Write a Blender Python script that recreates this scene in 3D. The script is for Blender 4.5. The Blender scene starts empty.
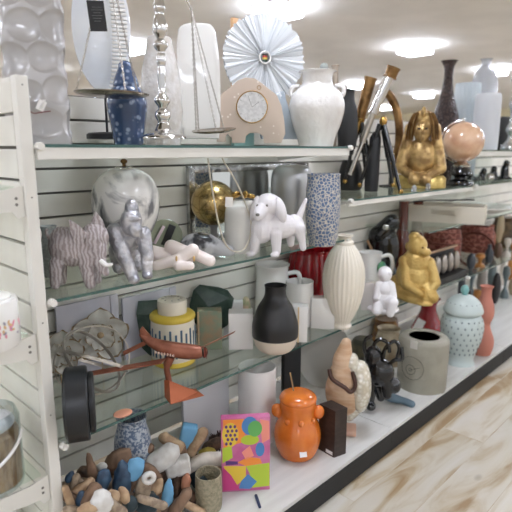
import bpy, bmesh, math, random
from mathutils import Vector, Matrix, Euler, noise
R = math.radians; PI = math.pi
random.seed(7)
scn = bpy.context.scene
C = scn.collection

# ------------------------------------------------------------------ camera model
F = 520.0; TH = math.atan(106/520); AZ = R(44.4); ZC = 1.30
def ray(px, py):
    a = px-256; b = 256-py
    fw = F*math.cos(TH)+b*math.sin(TH); up = -F*math.sin(TH)+b*math.cos(TH)
    return Vector((fw*math.cos(AZ)+a*math.sin(AZ), fw*math.sin(AZ)-a*math.cos(AZ), up))
def onZ(px, py, z):
    r = ray(px, py); return r*((z-ZC)/r.z)+Vector((0, 0, ZC))
def onY(px, py, Y):
    r = ray(px, py); return r*(Y/r.y)+Vector((0, 0, ZC))
def onX(px, py, X):
    r = ray(px, py); return r*(X/r.x)+Vector((0, 0, ZC))
def zat(x, y, py):
    fh = x*math.cos(AZ)+y*math.sin(AZ); b = 256-py
    return ZC+fh*(b*math.cos(TH)-F*math.sin(TH))/(F*math.cos(TH)+b*math.sin(TH))
def depth(p):
    return (p[0]*math.cos(AZ)+p[1]*math.sin(AZ))*math.cos(TH)-(p[2]-ZC)*math.sin(TH)
def xatY(px, Y, z):
    a = px-256
    # a*depth = F*(x sin - Y cos)
    c0 = Y*math.sin(AZ)*math.cos(TH)-(z-ZC)*math.sin(TH); c1 = math.cos(AZ)*math.cos(TH)
    return (a*c0+F*Y*math.cos(AZ))/(F*math.sin(AZ)-a*c1)

class Spot:
    """where a thing stands: cx column, z of the surface it stands on, seen foot line or distance Y"""
    def __init__(s, cx, z, bot=None, Y=None, r=0):
        s.cx = cx
        if Y is not None:
            p = Vector((xatY(cx, Y, z), Y, z))
        else:
            d = ray(cx, bot); k = -d.z/d.length
            p = onZ(cx, bot-r*k, z)
        s.loc = p; s.s = depth(p)/F
        s.rz = math.atan2(p.y, p.x)-PI/2
    def h(s, py): return max(zat(s.loc.x, s.loc.y, py)-s.loc.z, 0.0)
    def w(s, v): return v*s.s
    def x(s, px): return (px-s.cx)*s.s
    def prof(s, pr, z0=True):
        out = [[w*s.s, s.h(py)] for w, py in pr]
        if z0:
            out[0][1] = 0.0
            for i in range(1, len(out)): out[i][1] = max(out[i][1], 0.0008*i)
        return [tuple(o) for o in out]

# ------------------------------------------------------------------ materials
def lin(c):
    def f(v):
        v /= 255.0
        return v/12.92 if v <= .04045 else ((v+.055)/1.055)**2.4
    return (f(c[0]), f(c[1]), f(c[2]), 1)
def M(name, col, rough=.5, metal=0, col2=None, scale=20, kind='noise', bump=0, bscale=60, contrast=(.4, .6), spec=.5, trans=0, coat=0, stretch=(1, 1, 1), detail=3):
    m = bpy.data.materials.new(name); m.use_nodes = True
    nt = m.node_tree; b = nt.nodes['Principled BSDF']
    b.inputs['Base Color'].default_value = lin(col); b.inputs['Roughness'].default_value = rough
    b.inputs['Metallic'].default_value = metal; b.inputs['Specular IOR Level'].default_value = spec
    b.inputs['Transmission Weight'].default_value = trans; b.inputs['Coat Weight'].default_value = coat
    tc = nt.nodes.new('ShaderNodeTexCoord'); mp = nt.nodes.new('ShaderNodeMapping')
    nt.links.new(tc.outputs['Object'], mp.inputs[0]); mp.inputs['Scale'].default_value = stretch
    def tex(k, sc):
        if k == 'noise':
            t = nt.nodes.new('ShaderNodeTexNoise'); t.inputs['Scale'].default_value = sc; t.inputs['Detail'].default_value = detail; o = t.outputs['Fac']
        elif k == 'voronoi':
            t = nt.nodes.new('ShaderNodeTexVoronoi'); t.inputs['Scale'].default_value = sc; o = t.outputs['Distance']
        elif k == 'cracks':
            t = nt.nodes.new('ShaderNodeTexVoronoi'); t.feature = 'DISTANCE_TO_EDGE'; t.inputs['Scale'].default_value = sc; o = t.outputs['Distance']
        elif k == 'wave':
            t = nt.nodes.new('ShaderNodeTexWave'); t.inputs['Scale'].default_value = sc; t.inputs['Distortion'].default_value = 9; t.inputs['Detail'].default_value = 3; o = t.outputs['Fac']
        elif k == 'weave':
            t = nt.nodes.new('ShaderNodeTexChecker'); t.inputs['Scale'].default_value = sc; o = t.outputs['Fac']
        nt.links.new(mp.outputs[0], t.inputs['Vector']); return o
    if col2 is not None:
        r = nt.nodes.new('ShaderNodeValToRGB')
        r.color_ramp.elements[0].position = contrast[0]; r.color_ramp.elements[1].position = contrast[1]
        r.color_ramp.elements[0].color = lin(col); r.color_ramp.elements[1].color = lin(col2)
        nt.links.new(tex(kind, scale), r.inputs[0]); nt.links.new(r.outputs[0], b.inputs['Base Color'])
    if bump:
        bp = nt.nodes.new('ShaderNodeBump'); bp.inputs['Strength'].default_value = bump; bp.inputs['Distance'].default_value = .01
        nt.links.new(tex('noise' if kind == 'wave' else kind, bscale), bp.inputs['Height']); nt.links.new(bp.outputs[0], b.inputs['Normal'])
    return m
def glass_mat(name, tint, fac=.06, rough=.0):
    m = bpy.data.materials.new(name); m.use_nodes = True; nt = m.node_tree; nt.nodes.clear()
    o = nt.nodes.new('ShaderNodeOutputMaterial'); mx = nt.nodes.new('ShaderNodeMixShader')
    t = nt.nodes.new('ShaderNodeBsdfTransparent'); t.inputs[0].default_value = lin(tint)
    g = nt.nodes.new('ShaderNodeBsdfGlossy'); g.inputs['Roughness'].default_value = rough; g.inputs[0].default_value = (.9, .95, .93, 1)
    fr = nt.nodes.new('ShaderNodeLayerWeight'); fr.inputs[0].default_value = .5
    pw = nt.nodes.new('ShaderNodeMath'); pw.operation = 'POWER'; pw.inputs[1].default_value = 4; nt.links.new(fr.outputs['Facing'], pw.inputs[0])
    ma = nt.nodes.new('ShaderNodeMath'); ma.operation = 'MULTIPLY_ADD'; ma.inputs[1].default_value = .75; ma.inputs[2].default_value = fac; ma.use_clamp = True
    nt.links.new(pw.outputs[0], ma.inputs[0]); nt.links.new(ma.outputs[0], mx.inputs[0])
    nt.links.new(t.outputs[0], mx.inputs[1]); nt.links.new(g.outputs[0], mx.inputs[2]); nt.links.new(mx.outputs[0], o.inputs[0])
    return m
def emit_mat(name, col, st):
    m = bpy.data.materials.new(name); m.use_nodes = True; nt = m.node_tree; nt.nodes.clear()
    o = nt.nodes.new('ShaderNodeOutputMaterial'); e = nt.nodes.new('ShaderNodeEmission')
    e.inputs[0].default_value = lin(col); e.inputs[1].default_value = st; nt.links.new(e.outputs[0], o.inputs[0]); return m

WHITE = M('white_paint', (232, 229, 222), .45, col2=(224, 221, 213), scale=3)
PANEL = M('slat_panel', (232, 229, 220), .5, col2=(224, 220, 210), scale=6)
GROOVE = M('slat_groove', (120, 117, 110), .7)
DECK = M('deck_white', (216, 215, 211), .45, col2=(200, 198, 194), scale=9, contrast=(.3, .75), stretch=(.3, 3, 1))
BLACKKICK = M('kick_black', (22, 23, 24), .6)
SHELF_GLASS = glass_mat('shelf_glass', (247, 251, 248), .03)
GLASS_EDGE = M('glass_edge', (52, 88, 82), .15, coat=.5)
GLASS_CLEAR = glass_mat('clear_glass', (238, 242, 243), .10, .03)
FROST = M('frosted_glass', (226, 228, 228), .25, trans=.25, bump=.5, bscale=70, col2=(206, 206, 206), kind='voronoi', scale=70)
WHITECER = M('white_ceramic', (238, 236, 232), .22, coat=.4)
WHITEMATTE = M('white_matte', (236, 233, 230), .6)
BLACKM = M('black_matte', (24, 24, 25), .5)
BLACKG = M('black_gloss', (14, 14, 16), .18, coat=.5)
SILVER = M('silver', (214, 212, 210), .14, 1)
SILVERR = M('silver_rough', (196, 196, 198), .32, .85, col2=(150, 150, 155), scale=30, bump=.25, bscale=90)
BRASS = M('brass', (176, 140, 78), .25, 1)
OLDBRASS = M('old_brass', (140, 108, 70), .3, 1, col2=(96, 70, 44), scale=18)
CHAIN = M('chain_steel', (178, 172, 164), .3, .9)

# ------------------------------------------------------------------ mesh helpers
def tag(o, label, cat, group=None, kind=None):
    o['label'] = label; o['category'] = cat
    if group: o['group'] = group
    if kind: o['kind'] = kind
    return o
def link(name, me, mat, parent=None, loc=None, rz=0.0):
    o = bpy.data.objects.new(name, me); C.objects.link(o)
    if mat is not None:
        for m in (mat if isinstance(mat, (list, tuple)) else [mat]): me.materials.append(m)
    if parent: o.parent = parent
    if loc is not None: o.location = loc
    o.rotation_euler = (0, 0, rz)
    return o
def obj(name, bm, mat, parent=None, loc=None, rz=0.0, smooth=True, ang=40):
    bmesh.ops.recalc_face_normals(bm, faces=bm.faces)
    me = bpy.data.meshes.new(name); bm.to_mesh(me); bm.free()
    if smooth:
        me.polygons.foreach_set('use_smooth', [True]*len(me.polygons))
        me.set_sharp_from_angle(angle=R(ang))
    return link(name, me, mat, parent, loc, rz)
def empty(name, label, cat, loc, rz=0.0, group=None):
    o = bpy.data.objects.new(name, None); C.objects.link(o); o.location = loc; o.rotation_euler = (0, 0, rz)
    o.empty_display_size = .05
    return tag(o, label, cat, group)
def struct(name, bm, mat, smooth=False, **k):
    o = obj(name, bm, mat, smooth=smooth, **k); o['kind'] = 'structure'; return o
def nb(): return bmesh.new()
def box(bm, c, s, bev=0.0, rot=None, mi=0):
    r = bmesh.ops.create_cube(bm, size=1.0); vs = r['verts']
    for v in vs: v.co = Vector((v.co.x*s[0], v.co.y*s[1], v.co.z*s[2]))
    if bev > 0:
        es = list({e for v in vs for e in v.link_edges})
        q = bmesh.ops.bevel(bm, geom=es, offset=bev, segments=2, profile=.6, affect='EDGES')
        vs = list({v for f in q['faces'] for v in f.verts} | {v for v in vs if v.is_valid})
        # gather whole island
        seen = set(vs); st = list(vs)
        while st:
            v = st.pop()
            for e in v.link_edges:
                w = e.other_vert(v)
                if w not in seen: seen.add(w); st.append(w)
        vs = list(seen)
    m = Matrix.Translation(c)
    if rot is not None: m = m @ Euler(rot).to_matrix().to_4x4()
    for v in vs: v.co = m @ v.co
    if mi:
        for f in {f for v in vs for f in v.link_faces}: f.material_index = mi
    return bm
def lathe(bm, prof, seg=48, fn=None, c=(0, 0, 0), mi=0, sx=1, sy=1):
    rings = []
    for r, z in prof:
        if r < 1e-5: rings.append([bm.verts.new((c[0], c[1], c[2]+z))])
        else:
            ring = []
            for i in range(seg):
                t = 2*PI*i/seg; rr = fn(t, z, r) if fn else r
                ring.append(bm.verts.new((c[0]+rr*math.cos(t)*sx, c[1]+rr*math.sin(t)*sy, c[2]+z)))
            rings.append(ring)
    for A, B in zip(rings, rings[1:]):
        for i in range(seg):
            j = (i+1) % seg
            if len(A) == 1 and len(B) == 1: continue
            if len(A) == 1: f = bm.faces.new((A[0], B[j], B[i]))
            elif len(B) == 1: f = bm.faces.new((A[i], A[j], B[0]))
            else: f = bm.faces.new((A[i], A[j], B[j], B[i]))
            f.material_index = mi
    if len(rings[0]) > 1: bm.faces.new(rings[0]).material_index = mi
    if len(rings[-1]) > 1: bm.faces.new(rings[-1]).material_index = mi
    return bm
def smooth_prof(pr, n=4):
    out = []
    for i in range(len(pr)-1):
        p0 = pr[max(i-1, 0)]; p1 = pr[i]; p2 = pr[i+1]; p3 = pr[min(i+2, len(pr)-1)]
        for k in range(n):
            t = k/n
            q = [0.5*((2*p1[a])+(-p0[a]+p2[a])*t+(2*p0[a]-5*p1[a]+4*p2[a]-p3[a])*t*t+(-p0[a]+3*p1[a]-3*p2[a]+p3[a])*t**3) for a in (0, 1)]
            out.append((max(q[0], 0.0), q[1]))
    out.append(pr[-1]); return out
def hollow(pr, t=.004, floor=.01):
    """add an inner wall to an open vessel's outer profile"""
    top = pr[-1]; out = list(pr)
    out.append((max(top[0]-t*.5, .001), top[1]+t*.3))
    for r, z in reversed(pr):
        if z <= floor: break
        out.append((max(r-t, .001), z-(t*.2 if z > top[1]-t else 0)))
    out.append((0, max(floor, .004)))
    return out
def tube(bm, pts, r, seg=10, closed=False, mi=0):
    pts = [Vector(p) for p in pts]; n = len(pts)
    rad = r if isinstance(r, (list, tuple)) else [r]*n
    rings = []; prev = None
    for i, p in enumerate(pts):
        if closed: t = pts[(i+1) % n]-pts[i-1]
        else: t = pts[min(i+1, n-1)]-pts[max(i-1, 0)]
        t.normalize()
        if prev is None:
            u = t.orthogonal().normalized()
        else:
            u = (prev-t*prev.dot(t)); u = u.normalized() if u.length > 1e-6 else t.orthogonal().normalized()
        prev = u; v = t.cross(u)
        rings.append([bm.verts.new(p+(u*math.cos(2*PI*k/seg)+v*math.sin(2*PI*k/seg))*rad[i]) for k in range(seg)])
    m = n if closed else n-1
    off = 0
    if closed:   # align last ring to first
        best = min(range(seg), key=lambda o: (rings[-1][0].co-rings[0][o].co).length); off = best
    for i in range(m):
        A = rings[i]; B = rings[(i+1) % n]; o = off if (closed and i == n-1) else 0
        for k in range(seg):
            bm.faces.new((A[k], A[(k+1) % seg], B[(k+1+o) % seg], B[(k+o) % seg])).material_index = mi
    if not closed:
        bm.faces.new(rings[0][::-1]).material_index = mi; bm.faces.new(rings[-1]).material_index = mi
    return bm
def spline(pts, n=6, closed=False):
    pts = [Vector(p) for p in pts]; out = []; L = len(pts)
    rng = range(L) if closed else range(L-1)
    for i in rng:
        if closed: p0, p1, p2, p3 = pts[i-1], pts[i], pts[(i+1) % L], pts[(i+2) % L]
        else: p0, p1, p2, p3 = pts[max(i-1, 0)], pts[i], pts[i+1], pts[min(i+2, L-1)]
        for k in range(n):
            t = k/n
            out.append(.5*((2*p1)+(-p0+p2)*t+(2*p0-5*p1+4*p2-p3)*t*t+(-p0+3*p1-3*p2+p3)*t**3))
    if not closed: out.append(pts[-1])
    return out
def ell(bm, c, r, rot=None, seg=20, rings=12, mi=0):
    q = bmesh.ops.create_uvsphere(bm, u_segments=seg, v_segments=rings, radius=1.0)
    m = Matrix.Translation(c)
    if rot is not None: m = m @ Euler(rot).to_matrix().to_4x4()
    m = m @ Matrix.Diagonal((r[0], r[1], r[2], 1))
    for v in q['verts']: v.co = m @ v.co
    if mi:
        for f in {f for v in q['verts'] for f in v.link_faces}: f.material_index = mi
    return bm
def cap(bm, a, b, r1, r2, seg=16):
    a = Vector(a); b = Vector(b); pts = []; rd = []
    d = (b-a); L = d.length; d.normalize()
    for k in range(5):
        t = PI/2*k/5; pts.append(a-d*r1*math.cos(t)); rd.append(max(r1*math.sin(t), r1*.08))
    for k in range(5): pts.append(a+d*L*k/4.0); rd.append(r1+(r2-r1)*k/4.0)
    for k in range(1, 6):
        t = PI/2*k/5; pts.append(b+d*r2*math.sin(t)); rd.append(max(r2*math.cos(t), r2*.08))
    return tube(bm, pts, rd, seg)
def extrude(bm, pts, y0, y1, bev=0.0, mi=0):
    """outline (x, z) given thickness along y"""
    A = [bm.verts.new((x, y0, z)) for x, z in pts]
    f = bm.faces.new(A); f.material_index = mi
    q = bmesh.ops.extrude_face_region(bm, geom=[f]); nv = [g for g in q['geom'] if isinstance(g, bmesh.types.BMVert)]
    for v in nv: v.co.y = y1
    vs = set(A) | set(nv)
    for ff in {ff for v in vs for ff in v.link_faces}: ff.material_index = mi
    if bev > 0:
        es = [e for e in {e for v in vs for e in v.link_edges} if abs(e.verts[0].co.y-e.verts[1].co.y) < 1e-6]
        bmesh.ops.bevel(bm, geom=es, offset=bev, segments=2, profile=.6, affect='EDGES')
    return bm
def torus(bm, c, R0, r, seg=48, axis='y', rot=None, n=8):
    pts = []
    for i in range(seg):
        t = 2*PI*i/seg
        p = {'y': (R0*math.cos(t), 0, R0*math.sin(t)), 'z': (R0*math.cos(t), R0*math.sin(t), 0), 'x': (0, R0*math.cos(t), R0*math.sin(t))}[axis]
        p = Vector(p)
        if rot is not None: p = Euler(rot).to_matrix() @ p
        pts.append(p+Vector(c))
    return tube(bm, pts, r, n, closed=True)
def remesh(name, bm, mat, voxel, parent=None, loc=None, rz=0.0, sm=6, disp=0, dscale=60):
    """melt overlapping solids into one continuous skin"""
    me = bpy.data.meshes.new(name); bm.to_mesh(me); bm.free()
    ts = bpy.data.scenes.new('workbench'); o = bpy.data.objects.new(name, me); ts.collection.objects.link(o)
    r = o.modifiers.new('r', 'REMESH'); r.mode = 'VOXEL'; r.voxel_size = voxel
    s = o.modifiers.new('s', 'SMOOTH'); s.iterations = sm; s.factor = .5
    with bpy.context.temp_override(scene=ts, view_layer=ts.view_layers[0]): dg = bpy.context.evaluated_depsgraph_get()
    m2 = bpy.data.meshes.new_from_object(o.evaluated_get(dg)); m2.name = name
    bpy.data.objects.remove(o); bpy.data.meshes.remove(me); bpy.data.scenes.remove(ts)
    bb = bmesh.new(); bb.from_mesh(m2)
    if disp:
        bb.normal_update()
        for v in bb.verts: v.co += v.normal*disp*noise.noise(v.co*dscale)
    if min(v.co.z for v in bb.verts) < .012:
        for v in bb.verts: v.co.z = max(v.co.z, 0.0)
    bb.to_mesh(m2); bb.free()
    m2.polygons.foreach_set('use_smooth', [True]*len(m2.polygons))
    return link(name, m2, mat, parent, loc, rz)
def blob(sp, prims, bm=None):
    """prims given against the spot: e px,py,dep, rx,ry,rz | c px,py,dep,r, px,py,dep,r  (all in picture units at the spot's scale)"""
    bm = bm or nb()
    P = lambda px, py, d: (sp.x(px), d*sp.s, sp.h(py))
    for p in prims:
        if p[0] == 'e': ell(bm, P(*p[1:4]), [q*sp.s for q in p[4:7]], rot=p[7] if len(p) > 7 else None)
        else: cap(bm, P(p[1], p[2], p[3]), P(p[5], p[6], p[7]), p[4]*sp.s, p[8]*sp.s)
    return bm
def V(name, label, cat, sp, pr, mat, open_=True, seg=48, fn=None, sm=3, group=None, sx=1, sy=1, t=.004):
    p = sp.prof(pr)
    p = smooth_prof(p, sm) if sm else p
    p = [(0, 0)]+p
    p = hollow(p, t, .012)[1:] if open_ else p+([(0, p[-1][1])] if p[-1][0] > 1e-4 else [])
    if open_: p = [(0, 0)]+p
    q = []
    for a in p:
        if not q or abs(a[0]-q[-1][0])+abs(a[1]-q[-1][1]) > 1e-5: q.append(a)
    o = obj(name, lathe(nb(), q, seg, fn, sx=sx, sy=sy), mat, loc=sp.loc, rz=sp.rz)
    return tag(o, label, cat, group)
def LP(name, parent, sp, pr, mat, seg=40, fn=None, sm=3, child_of_empty=True):
    p = sp.prof(pr, False); p = smooth_prof(p, sm) if sm else p
    if p[0][0] > 1e-4: p = [(0, p[0][1])]+p
    if p[-1][0] > 1e-4: p = p+[(0, p[-1][1])]
    return obj(name, lathe(nb(), p, seg, fn), mat, parent)
def handle(parent, sp, pts, r, mat, name='handle'):
    return obj(name, tube(nb(), spline([(sp.x(a), d*sp.s, sp.h(b)) for a, b, d in pts], 5), r*sp.s, 10), mat, parent)

# surface heights
Z1, Z2, Z3, ZB, ZA, ZT = 1.3145, .917, .507, .11, 1.088, 1.300
YF, YW = 1.30, 1.70
X0, X1, X2, X3, X4 = .548, 1.893, 3.238, 4.583, 5.928
#@@SETTING
# ------------------------------------------------------------------ the hall
FLOOR = bpy.data.materials.new('plank_floor'); FLOOR.use_nodes = True
nt = FLOOR.node_tree; b = nt.nodes['Principled BSDF']; b.inputs['Roughness'].default_value = .35
tc = nt.nodes.new('ShaderNodeTexCoord')
br = nt.nodes.new('ShaderNodeTexBrick'); br.inputs['Scale'].default_value = 1; br.inputs['Brick Width'].default_value = 1.5; br.inputs['Row Height'].default_value = .19
br.inputs['Mortar Size'].default_value = .0015; br.inputs['Color1'].default_value = (.15, .15, .15, 1); br.inputs['Color2'].default_value = (.85, .85, .85, 1); br.inputs['Mortar'].default_value = (.3, .3, .3, 1)
br.inputs['Bias'].default_value = 0
mp = nt.nodes.new('ShaderNodeMapping'); mp.inputs['Scale'].default_value = (1.2, 6, 1)
n1 = nt.nodes.new('ShaderNodeTexNoise'); n1.inputs['Scale'].default_value = 1.6; n1.inputs['Detail'].default_value = 8; n1.inputs['Distortion'].default_value = 1.2
nt.links.new(tc.outputs['Object'], br.inputs['Vector']); nt.links.new(tc.outputs['Object'], mp.inputs[0])
ad = nt.nodes.new('ShaderNodeVectorMath'); ad.operation = 'ADD'; nt.links.new(mp.outputs[0], ad.inputs[0])
sc = nt.nodes.new('ShaderNodeVectorMath'); sc.operation = 'SCALE'; sc.inputs['Scale'].default_value = 7; nt.links.new(br.outputs['Color'], sc.inputs[0]); nt.links.new(sc.outputs[0], ad.inputs[1])
nt.links.new(ad.outputs[0], n1.inputs['Vector'])
rp = nt.nodes.new('ShaderNodeValToRGB'); el = rp.color_ramp.elements
el[0].position = .36; el[0].color = lin((156, 128, 92)); el[1].position = .72; el[1].color = lin((208, 202, 192))
e = el.new(.45); e.color = lin((184, 168, 142)); e = el.new(.56); e.color = lin((202, 194, 178))
nt.links.new(n1.outputs['Fac'], rp.inputs[0])
mx = nt.nodes.new('ShaderNodeMix'); mx.data_type = 'RGBA'; mx.blend_type = 'MULTIPLY'; mx.inputs[0].default_value = .12
nt.links.new(rp.outputs[0], mx.inputs[6]); nt.links.new(br.outputs['Color'], mx.inputs[7])
# knots
kn = nt.nodes.new('ShaderNodeTexVoronoi'); kn.inputs['Scale'].default_value = 1.7
mp2 = nt.nodes.new('ShaderNodeMapping'); mp2.inputs['Scale'].default_value = (1.3, 2.6, 1); nt.links.new(tc.outputs['Object'], mp2.inputs[0]); nt.links.new(mp2.outputs[0], kn.inputs['Vector'])
kr = nt.nodes.new('ShaderNodeValToRGB'); kr.color_ramp.elements[0].position = .03; kr.color_ramp.elements[0].color = lin((120, 88, 58)); kr.color_ramp.elements[1].position = .1; kr.color_ramp.elements[1].color = (1, 1, 1, 1)
nt.links.new(kn.outputs['Distance'], kr.inputs[0])
mx2 = nt.nodes.new('ShaderNodeMix'); mx2.data_type = 'RGBA'; mx2.blend_type = 'MULTIPLY'; mx2.inputs[0].default_value = .8
nt.links.new(mx.outputs[2], mx2.inputs[6]); nt.links.new(kr.outputs[0], mx2.inputs[7]); nt.links.new(mx2.outputs[2], b.inputs['Base Color'])

HC = 2.90
bm = nb(); box(bm, (7, 4, -.05), (30, 24, .1)); struct('floor', bm, FLOOR)
CEIL = M('ceiling_white', (240, 237, 232), .8, col2=(234, 231, 226), scale=2)
bm = nb(); box(bm, (7, 4, HC+.05), (30, 24, .1)); struct('ceiling', bm, CEIL)
FARW = M('far_wall_cream', (226, 216, 184), .8)
bm = nb(); box(bm, (22.05, 4, HC/2), (.1, 24, HC)); struct('wall_right', bm, FARW)
FARW2 = M('far_wall_beige', (214, 200, 180), .8)
bm = nb(); box(bm, (7, 16.05, HC/2), (30, .1, HC)); struct('wall_back', bm, FARW2)

LAMP = emit_mat('lamp_diffuser', (232, 239, 255), 41)
first = None
for X in (-4.9, -1.7, 1.5, 4.7, 7.9, 11.15, 14.4, 17.6):
    for Y in (-5.2, -2.05, 1.1, 4.25, 7.4, 10.55, 13.7):
        if first is None:
            t = empty('ceiling_light', 'x', 'ceiling light', (X, Y, HC), 0, 'square ceiling lights')
            bm = nb()
            for a, bb, c, d in ((.225, 0, .02, .47), (-.225, 0, .02, .47), (0, .225, .43, .02), (0, -.225, .43, .02)): box(bm, (a, bb, -.012), (c, d, .024))
            obj('frame', bm, WHITEMATTE, t, smooth=False)
            bm = nb(); box(bm, (0, 0, -.061), (.40, .40, .120), .012); obj('diffuser', bm, LAMP, t, smooth=False)
            first = t; tt = t
        else:
            tt = first.copy(); C.objects.link(tt); tt.location = (X, Y, HC)
            for ch in list(first.children):
                c = ch.copy(); C.objects.link(c); c.parent = tt
        tt['label'] = 'square white flush ceiling light glowing in the pale store ceiling'

# ------------------------------------------------------------------ gondola bays
def slats(bm, x0, x1, y, z0, z1, pitch=.0800, th=.016, gap=.008, axis='x'):
    z = z1
    while z > z0+.01:
        a = max(z-pitch+gap, z0)
        if axis == 'x': box(bm, ((x0+x1)/2, y+th/2, (z+a)/2), (x1-x0, th, z-a), .0015)
        else: box(bm, (y+th/2, (x0+x1)/2, (z+a)/2), (th, x1-x0, z-a), .0015)
        z -= pitch
names = ['nearest one, behind the silver balance scale', 'middle one, behind the pharaoh and gold monkey', 'third one, behind the tall white cylinder vase', 'farthest one, cut by the right edge']
for i, (xa, xb) in enumerate(((X0, X1), (X1, X2), (X2, X3), (X3, X4))):
    t = empty('shelving_bay', 'white slatted shelving bay, '+names[i], 'shelving', (xa, YW, 0), 0, 'gondola bays in a row')
    L = xb-xa
    bm = nb(); slats(bm, .001, L-.001, 0, .13, 1.475); obj('slat_panel', bm, PANEL, t, smooth=False)
    bm = nb(); box(bm, (L/2, .024, .8), (L-.002, .014, 1.36)); obj('backing_board', bm, GROOVE, t, smooth=False)
    bm = nb(); box(bm, (L/2, (1.022-YW)/2, ZB-.008), (L-.004, YW-1.022, .016), .002); obj('base_deck', bm, DECK, t, smooth=False)
    bm = nb(); box(bm, (L/2, 1.034-YW, .047), (L, .018, .092), .002); box(bm, (L/2, 1.029-YW, .086), (L, .020, .018), .002); obj('kick_plate', bm, BLACKKICK, t, smooth=False)
# end panel with its post
t = empty('end_panel', 'white slatted end panel with a tall front post at left of the shelves', 'shelving panel', (.520, YF, 0))
bm = nb(); slats(bm, .03, 1.1, -.002, .02, 1.462, axis='y'); obj('slat_panel', bm, PANEL, t, smooth=False)
bm = nb(); box(bm, (.018, .565, .735), (.008, 1.07, 1.45)); obj('backing_board', bm, GROOVE, t, smooth=False)
bm = nb(); box(bm, (.0125, .012, .737), (.030, .032, 1.474), .003); obj('post', bm, WHITE, t, smooth=False)
bm = nb(); box(bm, (.010, .57, 1.466), (.024, 1.07, .012), .002); obj('cap_rail', bm, WHITE, t, smooth=False)
for z in (1.452, 1.185, .86, .60, .25):
    obj('screw', ell(nb(), (.0125, -.0045, z), (.0022, .001, .0022), seg=8, rings=6), GROOVE, t)

# shelves
def shelf(label, xa, xb, zt, lip=0.0, yf=YF-.008, left=True, right=True, th=.008, y1=YW-.004):
    t = empty('glass_shelf', label, 'shelf', (xa, YW, zt), 0, 'glass shelves of the gondola')
    L = xb-xa; d = y1-yf
    bm = nb(); box(bm, (L/2, (yf+y1)/2-YW, -th/2), (L-.012, d, th), .001); obj('glass_pane', bm, SHELF_GLASS, t, smooth=False)
    bm = nb(); box(bm, (L/2, yf-YW-.0012, -th/2), (L-.012, .002, th), 0); obj('glass_edge', bm, GLASS_EDGE, t, smooth=False)
    if lip:
        bm = nb(); box(bm, (L/2, yf-YW+.006, -th-lip/2), (L-.012, .012, lip), .002)
        box(bm, (L/2, yf-YW+.035, -th-.004), (L-.014, .05, .006)); obj('front_rail', bm, WHITE, t, smooth=False)
    for x, on in ((.010, left), (L-.010, right)):
        if not on: continue
        bm = nb(); o = [(0, -.001), (0, -.055), (-.10, -.045), (-.34, -.020), (-.385, -.016), (-.385, -.001)]
        A = [bm.verts.new((x-.003, a-.004, z-th)) for a, z in o]; f = bm.faces.new(A)
        q = bmesh.ops.extrude_face_region(bm, geom=[f])
        for g in q['geom']:
            if isinstance(g, bmesh.types.BMVert): g.co.x += .006
        br_ = obj('bracket', bm, WHITE, t, smooth=False)
        bm = nb(); lathe(bm, [(.0001, -.012), (.009, -.012), (.0105, -.008), (.0105, .006), (.008, .010), (.0001, .010)], 20)
        for v in bm.verts: v.co = Vector((x+v.co.x, yf-YW-.004+v.co.z, -th*.5-.002+v.co.y))
        obj('knob', bm, WHITE, br_)
    return t
shelf('top glass shelf over a white rail, under the silver balance scale and white jug', X0, X1, Z1, .030)
shelf('glass shelf under the patterned elephant, silver gorilla and white puppy', X0, X1, Z2)
shelf('glass shelf under the copper aeroplane and black and cream vase', X0, X1, Z3)
shelf('glass shelf with white rail under the pharaoh, globe and telescopes', X1, X2, ZA, .022)
shelf('glass shelf under the gold monkey and the white seated figurine', X1, X2, Z3)
shelf('top shelf of far bay, under the tall white cylinder vase', X2, X3, ZT, .03)
shelf('glass shelf of far bay under the row of black figurines', X2, X3, ZA, .022)
shelf('lowest glass shelf of far bay, at right edge of picture', X2, X3, Z3)

# endcap side, at the left edge of the picture
def end_shelf(label, zt):
    t = empty('bracket_shelf', label, 'shelf', (.516, YF, zt), 0, 'bracket shelves on the end panel')
    bm = nb(); box(bm, (-.17, .40, -.006), (.32, .74, .008), .001); obj('glass_pane', bm, SHELF_GLASS, t, smooth=False)
    for y in (.006, .77):
        bm = nb(); o = [(0, .0), (0, -.075), (-.018, -.080), (-.03, -.062), (-.06, -.062), (-.30, -.030), (-.33, -.012), (-.33, -.010), (-.05, -.010)]
        A = [bm.verts.new((x, y, z)) for x, z in o]; f = bm.faces.new(A)
        q = bmesh.ops.extrude_face_region(bm, geom=[f])
        for g in q['geom']:
            if isinstance(g, bmesh.types.BMVert): g.co.y += .006
        k = obj('bracket', bm, WHITE, t, smooth=False)
        for z in (-.03, -.045): obj('slot', ell(nb(), (-.018, y-.0005, z), (.004, .001, .004), seg=10, rings=6), GROOVE, k)
    return t
ES = []
for (px, py), lb in (((22, 186), 'uppermost bracket shelf on the end panel, nothing on it in view'), ((35, 335), 'bracket shelf on the end panel holding the white floral canister'), ((45, 478), 'lowest bracket shelf on the end panel, holding the glass jar of wood pieces')):
    z = onY(px, py, YF).z; ES.append(z); end_shelf(lb, z)
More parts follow.
